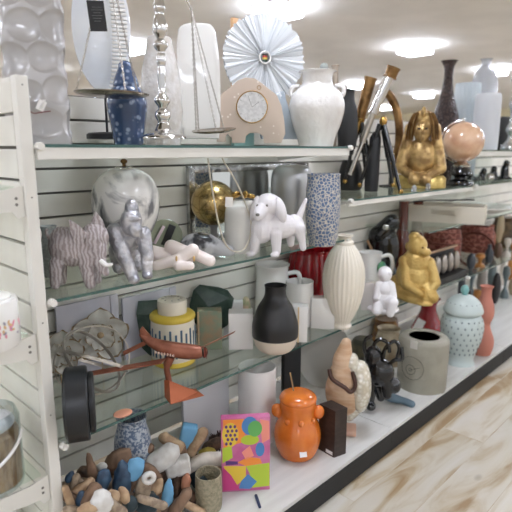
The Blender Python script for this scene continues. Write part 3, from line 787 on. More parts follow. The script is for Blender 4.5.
# wire orb
sp = Spot(97, Z3, bot=394, r=0)
sp = Spot(95, Z3, Y=1.49)
t = empty('wire_orb', 'open silver orb of crossing flat metal rings standing on the third shelf', 'ornament', sp.loc, sp.rz)
rr = 36*sp.s; cz = rr+.003
ORB = M('pewter', (214, 208, 200), .35, .6, col2=(176, 168, 156), scale=12)
for rot in ((0, 0, R(8)), (R(66), R(24), 0), (R(-60), R(42), R(20))):
    bm = nb(); q = Euler(rot).to_matrix(); A = []
    n = 64
    for i in range(n):
        a = 2*PI*i/n; ring = []
        for dr, dy in ((-.0018, -.0050), (.0018, -.0050), (.0018, .0050), (-.0018, .0050)):
            ring.append(bm.verts.new(q @ Vector(((rr+dr)*math.cos(a), dy, (rr+dr)*math.sin(a)))+Vector((0, 0, cz))))
        A.append(ring)
    for i in range(n):
        for k in range(4): bm.faces.new((A[i][k], A[i][(k+1) % 4], A[(i+1) % n][(k+1) % 4], A[(i+1) % n][k]))
    obj('ring', bm, ORB, t)
# black drum clock lying on its rim
sp = Spot(80, Z3, bot=437, r=0)
t = empty('black_drum', 'thick round black drum standing on its rim at left end of the third shelf', 'ornament', sp.loc, R(62))
rr = (sp.h(369))/2
def xdisc(nm, r0, x0, x1, mat, par, bev=.004, c=rr):
    bm = nb(); lathe(bm, [(0, x0), (r0-bev, x0), (r0, x0+bev), (r0, x1-bev), (r0-bev, x1), (0, x1)], 64)
    for v in bm.verts: v.co = Vector((v.co.x, v.co.z, v.co.y+c))
    return obj(nm, bm, mat, par, ang=30)
DRUM = M('drum_black', (26, 28, 31), .35)
xdisc('case', rr, -.030, .030, DRUM, t)
xdisc('rear_boss', rr*.82, -.046, -.029, M('drum_back', (20, 21, 22), .4), t)
xdisc('front_rim', rr*.90, .029, .034, DRUM, t)
# copper aeroplane
COP = M('copper', (156, 98, 76), .4, .4, col2=(130, 76, 56), scale=18)
sp = Spot(183, Z3, bot=393, r=0)
t = empty('copper_plane', 'copper model aeroplane with thin wings nose up on a triangular stand', 'model plane', sp.loc, sp.rz)
P3 = lambda a, b, d=0: (sp.x(a), d*sp.s, sp.h(b))
bm = nb(); tube(bm, spline([P3(143, 334, 6), P3(152, 341, 5), P3(165, 347, 3), P3(182, 351, 1), P3(196, 352, -2), P3(203, 351.5, -3)], 4), [1.2*sp.s+6.6*sp.s*math.sin(PI*min(1, i/20*.80)) for i in range(21)], 16)
f = obj('fuselage', bm, COP, t)
for k in range(7):
    bm = nb(); ell(bm, P3(158+k*2.8, 349.2+k*.6, -4.8-k*.3), (1.0*sp.s, 2.0*sp.s, 1.3*sp.s), seg=10, rings=8); obj('cabin_window', bm, M('pale_window', (214, 184, 168), .4) if k == 0 else bpy.data.materials['pale_window'], f)
bm = nb(); extrude(bm, [P3(147, 343)[::2], P3(143, 330)[::2], P3(146, 326)[::2], P3(152, 334)[::2], P3(160, 344)[::2]], 4*sp.s, 6*sp.s, .0008); obj('tail_fin', bm, COP, t)
bm = nb()
def slab(bm, pts, th):
    A = [bm.verts.new(p) for p in pts]; f = bm.faces.new(A); q = bmesh.ops.extrude_face_region(bm, geom=[f])
    for g in q['geom']:
        if isinstance(g, bmesh.types.BMVert): g.co.z += th
slab(bm, [P3(196, 350, -4), P3(235, 338, 6), P3(237, 337.6, 9), P3(200, 352, 6)], .003); obj('wing', bm, COP, t)
bm = nb(); slab(bm, [P3(163, 358, -12), P3(92, 362, -22), P3(90, 360.5, -17), P3(168, 357, -2)], .003); obj('wing', bm, COP, t)
bm = nb(); slab(bm, [P3(148, 344, 2), P3(128, 350, -6), P3(127, 348, -2), P3(150, 341, 8)], .002); obj('tailplane', bm, COP, t)
bm = nb(); lathe(bm, [(0, 0), (5.2*sp.s, 0), (5.6*sp.s, .006), (4*sp.s, .012), (0, .016)], 20)
m4 = Matrix.Translation(P3(204, 352.5, -3)) @ Euler((0, R(95), 0)).to_matrix().to_4x4()
for v in bm.verts: v.co = m4 @ v.co
nz_ = obj('nose', bm, M('dark_copper', (104, 48, 38), .3, .6), t)
bm = nb()
for a in (20, 140, 260):
    c = Vector(P3(207, 352.5, -3)); box(bm, c+Vector((0, math.cos(R(a))*.011, math.sin(R(a))*.011)), (.0015, .005, .022), rot=(R(a)-PI/2, 0, 0))
obj('propeller', bm, COP, t, smooth=False)
obj('strut', tube(nb(), spline([P3(172, 356), P3(168, 366), P3(169, 376), P3(170, 383)], 4), [4.5*sp.s]*4+[3*sp.s]*9, 10), COP, t)
bm = nb(); A = [(sp.x(165), -.02, 0), (sp.x(171), -.075, 0), (sp.x(204), -.03, 0), (sp.x(196), .025, 0)]
B = [(sp.x(165), -.005, sp.h(378)), (sp.x(170), -.02, sp.h(377)), (sp.x(198), -.012, .006), (sp.x(190), .01, .01)]
va = [bm.verts.new(p) for p in A]; vb = [bm.verts.new(p) for p in B]
bm.faces.new(va[::-1]); bm.faces.new(vb)
for i in range(4): bm.faces.new((va[i], va[(i+1) % 4], vb[(i+1) % 4], vb[i]))
obj('stand', bm, M('orange_copper', (178, 100, 66), .4, .3), t, smooth=False)
# peach little shell
sp = Spot(123, Z3, bot=415, r=0)
tag(obj('peach_shell', ell(nb(), (0, 0, .006), (10*sp.s, 8*sp.s, .006)), M('peach', (224, 160, 130), .5), loc=sp.loc), 'small flat peach disc lying at the front of the third shelf', 'ornament')
# white jar with yellow band
sp = Spot(174, Z3, Y=1.535)
CREAM = M('cream_glaze', (226, 218, 200), .3, coat=.3)
o = V('banded_jar', 'cream lidded jar with yellow band and short blue stripes', 'jar', sp, [(20, 362), (21.5, 356), (22, 340), (21.5, 322), (21, 316), (19, 314)], CREAM, open_=False, sm=2)
YEL = M('yellow_glaze', (214, 186, 68), .35)
LP('yellow_band', o, sp, [(20.8, 318.5), (22.2, 317), (22.2, 314), (20.0, 312)], YEL, sm=2)
LP('foot_band', o, sp, [(20.2, 362), (21.6, 360), (22.0, 357), (21.4, 355)], YEL, sm=0)
BL = M('navy_stripe', (66, 92, 116), .35)
r_ = 22*sp.s
for k in range(26):
    a = 2*PI*k/26; hh = (334, 330)[k % 2]; z0 = sp.h(351); z1 = sp.h(hh-6)
    bm = nb(); box(bm, (0, 0, 0), (.0016, 2.1*sp.s, z1-z0), .0005)
    for v in bm.verts: v.co = Euler((0, 0, a)).to_matrix() @ (v.co+Vector((r_, 0, (z0+z1)/2)))
    obj('stripe', bm, BL, o, smooth=False)
lid = LP('lid', o, sp, [(14, 313), (14.5, 303), (14, 299.5), (12, 298.5)], CREAM, sm=0)
for k in range(8):
    a = 2*PI*k/8; obj('lid_dash', ell(nb(), (math.cos(a)*9*sp.s, math.sin(a)*9*sp.s, sp.h(298.4)), (.006, .002, .0012), rot=(0, 0, a), seg=10, rings=6), GROOVE, lid)
# green crystal stones behind
GREEN = M('dark_green_stone', (40, 60, 52), .35, col2=(66, 84, 72), scale=24)
def gem(cx, top, r, Y, label, nm='green_geode', seed=1, z=Z3, mat=GREEN, flat=.5):
    sp = Spot(cx, z, Y=Y); rd = random.Random(seed); bm = nb(); h = sp.h(top); pts = []
    for k in range(26):
        u = Vector((rd.uniform(-1, 1), rd.uniform(-1, 1), rd.uniform(-1, 1))).normalized()
        pts.append(bm.verts.new((u.x*r*sp.s, u.y*r*sp.s*flat, max(h/2+u.z*h/2, 0))))
    bmesh.ops.convex_hull(bm, input=pts)
    bmesh.ops.delete(bm, geom=[v for v in bm.verts if not v.link_faces], context='VERTS')
    return tag(obj(nm, bm, mat, loc=sp.loc, rz=sp.rz, smooth=False), label, 'stone')
gem(212, 281, 24, 1.63, 'large dark green faceted stone behind the brown box and white box', seed=5, flat=.35)
gem(152, 291, 16, 1.63, 'dark green faceted stone peeking out left of the yellow banded jar', seed=9, flat=.35)
# wood-brown box, white boxes
def bx(nm, x0, x1, top, Y, z, mat, label, cat='box', dep=.05, bev=.003, rz=None, group=None):
    sp = Spot((x0+x1)/2, z, Y=Y); w = (x1-x0)*sp.s
    o = obj(nm, box(nb(), (0, 0, sp.h(top)/2), (w, dep, sp.h(top)), bev), mat, loc=sp.loc, rz=sp.rz if rz is None else rz, ang=30)
    return tag(o, label, cat, group), sp
o, sp = bx('mottled_book_box', 198, 222, 309, 1.545, Z3, M('mottled_olive', (150, 126, 98), .5, col2=(120, 134, 112), scale=22, contrast=(.35, .6)), 'mottled olive and brown book-shaped box beside the yellow banded jar', dep=.06)
obj('spine', box(nb(), (sp.x(199), -.031, sp.h(309)/2), (.008, .006, sp.h(309)*.98), .002), M('spine_tan', (176, 150, 116), .6), o)
o, sp = bx('white_canister', 224, 243, 301, 1.60, Z3, WHITEMATTE, 'plain white box behind another white box, right of the mottled box')
o, sp = bx('white_block', 229, 253, 311, 1.46, Z3, WHITEMATTE, 'plain white square box standing left of the black and cream vase', dep=.07)
sp = Spot(246, Z3, Y=1.62); V('peach_bud', 'small peach and green bud bottle just above the white box', 'bottle', sp, [(6, 350), (7, 322), (5, 308), (3.5, 300), (2, 297)], M('peach_green', (204, 176, 150), .5, col2=(150, 160, 120), scale=30), open_=False)
# black & cream vase
sp = Spot(275, Z3, bot=356, r=15)
o = V('two_tone_vase', 'matte black vase with unglazed cream foot and short neck', 'vase', sp, [(13, 352), (17, 348), (20.5, 343), (22.5, 335)], CREAM, open_=False, sm=2)
o.data.materials[0] = M('bisque', (222, 208, 190), .6)
body = sp.prof([(22.7, 335.5), (23, 328), (21.5, 318), (17.5, 307), (12.5, 299), (10.6, 294), (10.4, 288), (11, 285)], False)
p = smooth_prof(body, 4)
obj('black_glaze', lathe(nb(), [(0, p[0][1])]+p+[(p[-1][0]-.003, p[-1][1]), (p[-1][0]-.004, p[-1][1]-.03), (0, p[-1][1]-.04)], 56, lambda t, z, r: r*(1+.006*math.sin(z*500))), M('satin_black', (34, 33, 34), .38), o)
# cups and pitchers
sp = Spot(272, Z3, Y=1.61)
o = V('white_pitcher', 'tall cream pitcher with side handle behind the black and cream vase', 'pitcher', sp, [(17, 345), (17.5, 320), (16.5, 290), (15.5, 270), (17, 264)], WHITECER)
handle(o, sp, [(287, 273, -2), (297, 272, -3), (299, 285, -3), (289, 298, -2)], 2.2, WHITECER)
sp = Spot(299, Z3, Y=1.47)
o = V('white_mug', 'plain white mug behind the two small white boxes', 'mug', sp, [(13, 335), (14, 318), (14, 300), (13.5, 285), (13.8, 281)], WHITECER)
handle(o, sp, [(286, 290, -3), (281, 293, -4), (281, 304, -4), (286, 308, -3)], 1.8, WHITECER)
o, sp = bx('white_gift_box', 287, 307, 305, 1.345, Z3, WHITECER, 'small glossy white box with a thin gold stripe, next to the two tone vase', dep=.06)
bm = nb(); box(bm, (sp.x(298), -.0305, sp.h(305)/2), (.006, .002, sp.h(305))); obj('gold_stripe', bm, M('gold_stripe', (224, 196, 150), .5), o, smooth=False)
o, sp = bx('white_cube_box', 311, 334, 297, 1.37, Z3, WHITECER, 'white box left of the ivory ribbed bottle vase', dep=.06)
# red ribbed vase
sp = Spot(312, Z3, Y=1.57)
V('red_ribbed_vase', 'deep red vase with bulging vertical ribs', 'vase', sp, [(12, 335), (17, 320), (22, 300), (24, 280), (23, 262), (21, 252), (22, 248)], M('red_glaze', (150, 18, 28), .18, coat=.6), fn=lambda t, z, r: r*(1+.07*abs(math.cos(7*t))), seg=112)
# ivory bottle vase
sp = Spot(342, Z3, bot=330, r=9)
IV = M('ivory', (232, 224, 208), .4)
o = V('ivory_bottle_vase', 'tall ivory ribbed bottle vase with narrow collar neck', 'vase', sp, [(9, 327), (9.5, 325), (8, 322), (11, 316), (17, 302), (20, 285), (19.5, 268), (15, 254), (9, 245), (6.5, 241), (6, 237), (8, 235)], IV, fn=lambda t, z, r: r*(1+.018*math.cos(28*t)), seg=140)
LP('collar', o, sp, [(6.6, 246), (8.5, 244.5), (8.5, 241.5), (6.5, 240)], IV, sm=2)
# pitcher with blue marble pattern + white column box
sp = Spot(369, Z3, Y=1.52)
o = V('white_jug', 'white jug with round handle and a small blue green picture', 'jug', sp, [(10, 318), (11, 300), (11, 275), (10.5, 258), (11.5, 252)], WHITECER)
handle(o, sp, [(379, 256, -2), (387, 254, -3), (390, 262, -3), (388, 273, -3), (380, 277, -2)], 2.0, WHITECER)
obj('picture_mark', ell(nb(), (sp.x(380), -9*sp.s, sp.h(266)), (5*sp.s, 2.5*sp.s, 7*sp.s), rot=(0, 0, .6)), M('blue_green_mark', (30, 60, 130), .3, col2=(96, 160, 110), scale=40), o)
o, sp = bx('white_column', 361, 378, 282, 1.36, Z3, WHITEMATTE, 'narrow white block between the ivory bottle vase and white seated figurine', dep=.04)
# white seated figurine
sp = Spot(384, Z3, bot=312, r=0)
P = [('e', 384, 300, 0, 9, 9, 10), ('e', 384, 288, 1, 7.5, 9, 7), ('e', 383, 274, 0, 5.5, 6.5, 6), ('c', 389, 284, -4, 3.4, 392, 294, -8, 2.8), ('c', 392, 294, -8, 2.8, 387, 298, -12, 2.6), ('c', 378, 285, -4, 3.4, 376, 296, -8, 3), ('c', 386, 302, -6, 4.5, 392, 298, -14, 4), ('c', 392, 298, -14, 4, 390, 309, -14, 3), ('c', 379, 302, -6, 4.5, 377, 308, -12, 3.5), ('e', 383, 309, 0, 12, 9, 3.5), ('e', 387, 272, -4, 2.2, 2.5, 2.2)]
P = [(q[:4]+tuple(v*1.3 for v in q[4:7])) if q[0] == 'e' else (q[:4]+(q[4]*1.3,)+q[5:8]+(q[8]*1.3,)) for q in P]
o = remesh('seated_figurine', blob(sp, P), M('white_plaster2', (240, 238, 240), .5), .0022, loc=sp.loc, rz=sp.rz, sm=2)
tag(o, 'small white seated figurine at the front edge right of the ivory bottle vase', 'figurine')
# black pouch vase
sp = Spot(383, Z3, Y=1.60)
P = [('e', 384, 285, 0, 15, 8, 24), ('e', 382, 250, 0, 15, 8, 26), ('c', 376, 235, 0, 9, 388, 222, 0, 8), ('c', 368, 262, 0, 5, 372, 235, 0, 5), ('e', 385, 305, 0, 14, 9, 8)]
o = remesh('black_bust', blob(sp, P), BLACKG, .004, loc=sp.loc, rz=sp.rz)
tag(o, 'glossy black curving sculpture with a pale dot near its top', 'sculpture')
obj('pale_dot', ell(nb(), (sp.x(383), -9*sp.s, sp.h(226)), (3*sp.s, 1.5*sp.s, 3*sp.s)), SILVER, o)
handle(o, sp, [(366, 240, -6), (371, 250, -8), (372, 262, -6)], 1.2, M('tan_rim', (168, 130, 96), .5), 'tan_edge')
# black low-hanging pot behind black vase
sp = Spot(290, Z3, Y=1.64)
V('black_cup', 'matte black cup half hidden behind the white mug', 'cup', sp, [(7, 330), (9, 310), (9.5, 295), (9.5, 284)], BLACKM)
# amber bottles
BRN = M('brown_glass', (96, 44, 34), .12, coat=.5)
for cx, Y, lb in ((400, 1.60, 'left one of the two tall brown glass bottles behind the gold monkey'), (414, 1.61, 'right one of the two tall brown glass bottles behind the gold monkey')):
    sp = Spot(cx, Z3, Y=Y)
    V('brown_bottle', lb, 'bottle', sp, [(7.5, 300), (8, 280), (8, 245), (6.5, 234), (5, 226), (4.6, 205), (5.2, 201)], BRN, open_=False, group='tall brown glass bottles')
# gold monkey
GOLD = M('satin_gold', (206, 176, 108), .34, .45, col2=(190, 156, 88), scale=14)
sp = Spot(415, Z3, bot=300, r=0)
P = [('e', 413, 277, 2, 18, 16, 22), ('e', 414, 262, 0, 14, 13, 14), ('e', 414, 245, -3, 9.5, 10, 10.5), ('e', 421, 250, -9, 6, 6, 4.5), ('e', 411, 237, -1, 6, 6, 5), ('e', 405, 247, 2, 2.5, 3.5, 4),
     ('c', 403, 261, -4, 6, 406, 282, -12, 5), ('c', 406, 282, -12, 5, 420, 289, -16, 4), ('c', 426, 262, -2, 6, 433, 280, -6, 5), ('c', 433, 280, -6, 5, 425, 292, -12, 4),
     ('c', 404, 290, -2, 8, 428, 295, -12, 5), ('c', 424, 285, -4, 8, 431, 293, -12, 6), ('c', 396, 283, 6, 6, 398, 294, -2, 5), ('c', 398, 294, -2, 5, 418, 299, -12, 4.5), ('e', 424, 299, -14, 8, 6, 3)]
o = remesh('monkey_figurine', blob(sp, P), GOLD, .0032, loc=sp.loc, rz=sp.rz, sm=3, disp=.0015, dscale=90)
tag(o, 'satin gold monkey figurine sitting with folded arms', 'figurine')
for a, d in ((419, -13), (424, -12)): obj('eye', ell(nb(), (sp.x(a), d*sp.s, sp.h(245)), (1*sp.s,)*3, seg=8, rings=6), OLDBRASS, o)

# ================================================================== BASE DECK, nearest bay
# boards and white boxes at the back
o, sp = bx('grey_board', 178, 236, 385, 1.50, ZB, M('pale_grey_board', (196, 196, 198), .6), 'pale grey board standing behind the pile of driftwood', 'board', dep=.015, rz=0)
V('white_drum', 'plain white cylinder standing behind the patchwork book', 'canister', Spot(257, ZB, Y=1.40), [(18, 445), (18.5, 440), (18.5, 380), (18.5, 366)], WHITEMATTE, sm=0)
o, sp = bx('dark_void_sheet', 278, 303, 335, 1.42, ZB, M('dark_void_sheet', (20, 20, 22), .5), 'black upright sheet standing in for the dark void behind the orange jar', 'panel', dep=.02, rz=0)  # no real board: black sheet painted in for the dark void here
sp = Spot(323, ZB, Y=1.50)
bm = nb(); lathe(bm, [(0, 0), (.6, .0), (1, .05), (1.0, .065), (.6, .02), (0, .018)], 56)
hh = sp.h(318)/2; ww = 26*sp.s
for v in bm.verts: v.co = Vector((v.co.x*ww, -v.co.z*.5+.0, v.co.y*hh+hh))
tag(obj('grey_platter', bm, M('warm_grey_glaze', (176, 174, 166), .25, coat=.4), loc=sp.loc, rz=sp.rz), 'tall oval warm grey platter standing behind the orange jar and bird', 'platter')
# speckled blue vase
sp = Spot(136, ZB, Y=1.40)
V('speckled_blue_vase', 'blue and white speckled vase behind the driftwood, under the copper plane', 'vase', sp, [(12, 480), (16, 466), (18, 450), (17, 436), (14, 426), (13.5, 420), (15, 416)], M('blue_speckle', (88, 104, 128), .35, col2=(178, 184, 190), scale=110, contrast=(.44, .56)), t=.005)
# patchwork book box
sp = Spot(246, ZB, bot=491, r=0)
t = empty('patchwork_box', 'bright patchwork book-shaped box with pink, yellow, green and blue shapes', 'box', sp.loc, sp.rz+R(4))
hh = sp.h(418); wd = 48*sp.s
bm = nb(); box(bm, (0, .016, hh/2), (wd, .032, hh), .003)
obj('box_body', bm, M('patch_pink', (190, 92, 140), .5, col2=(206, 120, 160), scale=10), t)
cols = {'yellow': (226, 192, 60), 'orange': (236, 142, 56), 'green': (98, 170, 90), 'lime': (178, 200, 60), 'blue': (78, 130, 186), 'teal': (70, 152, 146), 'purple': (92, 52, 118), 'magenta': (204, 64, 132), 'salmon': (238, 148, 130)}
PM = {k: M('patch_'+k, c, .5) for k, c in cols.items()}
def patch(nm, pts, col, lay=0):
    bm = nb(); q = [(sp.x(x), max(sp.h(y), .001)) for x, y in pts]
    extrude(bm, q, -.0006-.0004*lay, .002); o = obj(nm, bm, PM[col], t, smooth=False); return o
def blobp(nm, cx, cy, rx, ry, col, lay=1, n=20, a=0):
    return patch(nm, [(cx+rx*math.cos(2*PI*k/n)*math.cos(a)-ry*math.sin(2*PI*k/n)*math.sin(a), cy+rx*math.cos(2*PI*k/n)*math.sin(a)+ry*math.sin(2*PI*k/n)*math.cos(a)) for k in range(n)], col, lay)
patch('orange_patch', [(224, 419), (244, 419), (247, 428), (243, 442), (224, 447)], 'orange')
blobp('pale_oval', 231, 434, 8, 12, 'yellow', 1)
for k in range(14): blobp('purple_dot', 227+(k % 3)*4.2+(k//3 % 2)*1.5, 426+(k//3)*4.2, 1.4, 1.7, 'purple', 2, 10)
blobp('blue_circle', 250, 426, 8, 9, 'blue', 1); blobp('green_circle', 255, 429, 7, 8, 'green', 2)
blobp('lime_leaf', 250, 440, 9, 5, 'lime', 1)
patch('lime_patch', [(223, 447), (232, 444), (233, 457), (223, 462)], 'lime')
patch('magenta_patch', [(260, 420), (269, 422), (269.5, 440), (262, 444)], 'salmon')
blobp('blue_spot', 260, 450, 4.5, 7, 'blue', 1)
patch('teal_patch', [(242, 452), (250, 446), (254, 456), (246, 460)], 'salmon', 1)
patch('purple_bar', [(226, 460), (238, 461), (238, 464), (226, 464)], 'purple', 1)
patch('orange_leaf', [(238, 462), (248, 457), (260, 459), (262, 464), (246, 466)], 'orange', 1)
patch('yellow_field', [(224, 465), (246, 466), (246, 478), (232, 488), (228, 476)], 'yellow')
patch('lime_field', [(246, 466), (269.5, 464), (269.5, 487), (252, 488), (250, 474)], 'lime')
patch('blue_diamond', [(248, 474), (257, 482), (250, 489), (239, 488), (241, 481)], 'blue', 1)
patch('magenta_corner', [(223.5, 466), (231, 474), (240, 489), (223.5, 489)], 'magenta', 1)
sp2 = Spot(256, ZB, bot=497, r=0)
bm = nb(); cap(bm, (0, .0, .0055), (.004, -.060, .0055), .0055, .005)
tag(obj('navy_pen', bm, M('navy_pen', (44, 58, 92), .4), loc=sp2.loc, rz=sp2.rz+.15), 'short navy stick lying on the deck before the patchwork box', 'stick')
# orange jar
ORG = M('orange_glaze', (208, 108, 34), .15, coat=.5, col2=(218, 120, 42), scale=18)
sp = Spot(297, ZB, bot=461, r=15)
o = V('orange_jar', 'glossy orange glazed jar with ring handles and sloped lid', 'jar', sp, [(14, 457), (18, 452), (22, 443), (23.5, 434), (22, 425), (18.5, 417), (17, 410), (18, 403), (17, 398)], ORG, open_=False)
LP('lid', o, sp, [(17.5, 400), (18.5, 397.5), (16, 394), (10, 391.5), (5, 391)], ORG, sm=3)
for s in (-1, 1):
    bm = nb(); ell(bm, (s*20*sp.s, -2*sp.s, sp.h(410)), (6*sp.s, 5.5*sp.s, 7*sp.s)); obj('side_handle', bm, ORG, o)
for k in range(8):
    a = 2*PI*k/8+.2; obj('boss', ell(nb(), (17.6*sp.s*math.cos(a), 17.6*sp.s*math.sin(a), sp.h(415)), (3*sp.s,)*3, seg=12, rings=8), ORG, o)
for k in range(5):
    a = -PI/2-.35+.14*k
    pass
obj('white_sticker', box(nb(), (sp.x(303), -23.0*sp.s, sp.h(441)), (7*sp.s, .0012, 5*sp.s), rot=(-.5, 0, .3)), WHITEMATTE, o)
obj('stick', tube(nb(), [(sp.x(293), 0, sp.h(393)), (sp.x(289), .01, sp.h(374))], .8*sp.s, 8), M('stick_tan', (150, 120, 84), .6), o)
# dark box
sp = Spot(331, ZB, bot=455, r=0)
t = empty('dark_box', 'dark brown wooden box with small white label in front of the wooden bird', 'box', sp.loc, sp.rz)
hh = sp.h(409); DK = M('dark_walnut', (46, 34, 30), .45, col2=(58, 44, 38), scale=30, stretch=(1, 1, 4))
bm = nb(); a = [(-.052, .035), (.012, -.018), (.058, .020), (-.006, .075)]
A = [bm.verts.new((x, y, 0)) for x, y in a]; f = bm.faces.new(A); q = bmesh.ops.extrude_face_region(bm, geom=[f])
for g in q['geom']:
    if isinstance(g, bmesh.types.BMVert): g.co.z = hh
obj('body', bm, DK, t, smooth=False)
bm = nb(); box(bm, (0, 0, 0), (.034, .001, .014))
dv = Vector((.064, -.053, 0)); an = math.atan2(dv.y, dv.x)
for v in bm.verts: v.co = Euler((0, 0, an)).to_matrix() @ v.co+Vector((-.008, -.0025, .014))
obj('label', bm, WHITEMATTE, t, smooth=False)
# wooden bird
WOODB = M('bird_wood', (204, 174, 144), .5, col2=(188, 150, 116), scale=10, stretch=(1, 1, 4))
sp = Spot(346, ZB, bot=432, r=0)
t = empty('wooden_bird', 'wooden penguin-like bird with white shell mosaic back and dark wing line', 'figurine', sp.loc, sp.rz)
P = [('e', 343, 391, 0, 19, 16, 26), ('e', 341, 366, 0, 11, 11, 20), ('c', 341, 356, 0, 9, 343, 343, 0, 5), ('e', 344, 378, 0, 17, 15, 21)]
remesh('body', blob(sp, P), WOODB, .003, parent=t, sm=6)
bm = nb(); rd = random.Random(2)
mosaic = M('shell_mosaic', (226, 222, 210), .12, col2=(200, 190, 168), kind='voronoi', scale=60, contrast=(.1, .6), coat=.8, bump=.5, bscale=60)
P = [('e', 358, 385, -1, 11, 15, 27), ('e', 350, 366, -1, 7, 11, 14), ('c', 356, 402, 0, 9, 348, 414, 0, 7)]
remesh('mosaic_back', blob(sp, P), mosaic, .003, parent=t, sm=4)
obj('wing_line', tube(nb(), spline([(sp.x(328), -11*sp.s, sp.h(366)), (sp.x(331), -14*sp.s, sp.h(374)), (sp.x(343), -17*sp.s, sp.h(380)), (sp.x(349), -17*sp.s, sp.h(384)), (sp.x(353), -15*sp.s, sp.h(378)), (sp.x(350), -14*sp.s, sp.h(366))], 5), 2*sp.s, 8), M('dark_brown_line', (70, 44, 34), .5), t)
bm = nb(); box(bm, (sp.x(346), 0, .013), (.085, .075, .026), .006); obj('plinth', bm, M('pink_wood', (208, 168, 146), .5), t)
obj('foot', tube(nb(), [(sp.x(337), -.012, .02), (sp.x(338), -.012, sp.h(408))], .003, 8), BLACKM, t)

# driftwood pile ------------------------------------------------------
WM = [M('drift_brown', (104, 80, 62), .7, col2=(132, 104, 82), scale=40, stretch=(1, 1, .3)), M('drift_tan', (162, 132, 102), .7, col2=(184, 156, 124), scale=40), M('drift_dark', (70, 54, 44), .7, col2=(110, 84, 66), scale=40), M('drift_grey', (160, 142, 120), .75, col2=(130, 112, 94), scale=50)]
NAVY = M('navy_stone', (36, 56, 78), .45, col2=(58, 84, 108), scale=30); SKY = M('sky_stone', (112, 168, 206), .6); WST = M('white_stone', (222, 220, 216), .6, col2=(204, 200, 194), scale=30); TEAL = M('deep_teal', (26, 44, 50), .5)
def piece(px, py, Y, rx, ry, rd_, ang, mat, label, nm, cat, kind='e', group=None, seed=0, taper=1):
    """px,py centre seen in the picture; ang = lean in the picture plane"""
    c = onY(px, py, Y); s = depth(c)/F; bm = nb(); rz = math.atan2(c.y, c.x)-PI/2
    c.z = max(c.z, ZB+min(rx, ry)*s*.5)
    if kind == 'e':
        ell(bm, (0, 0, 0), (rx*s, rd_*s, ry*s), seg=20, rings=14)
        for v in bm.verts:
            u = v.co.z/(ry*s); v.co.x *= 1+(taper-1)*.5*(u+1); v.co.y *= 1+(taper-1)*.5*(u+1)
    elif kind == 'c':
        cap(bm, (0, 0, -(ry-rx)*s), (0, 0, (ry-rx*taper)*s), rx*s, rx*s*taper, seg=14)
    elif kind == 'b':
        box(bm, (0, 0, 0), (2*rx*s, 2*rd_*s, 2*ry*s), min(rx, rd_)*s*.45)
    for v in bm.verts:
        v.co += Vector([noise.noise(v.co*55+Vector((seed*3.1+k*7, seed, 0))) for k in range(3)])*rx*s*(.18 if kind != 'b' else .05)
        v.co = Euler((0, R(ang), 0)).to_matrix() @ v.co
    lo = min(v.co.z for v in bm.verts)+c.z-ZB
    if lo < 0: c.z -= lo
    o = obj(nm, bm, mat, loc=c, rz=rz, ang=60)
    return tag(o, label, cat, group)
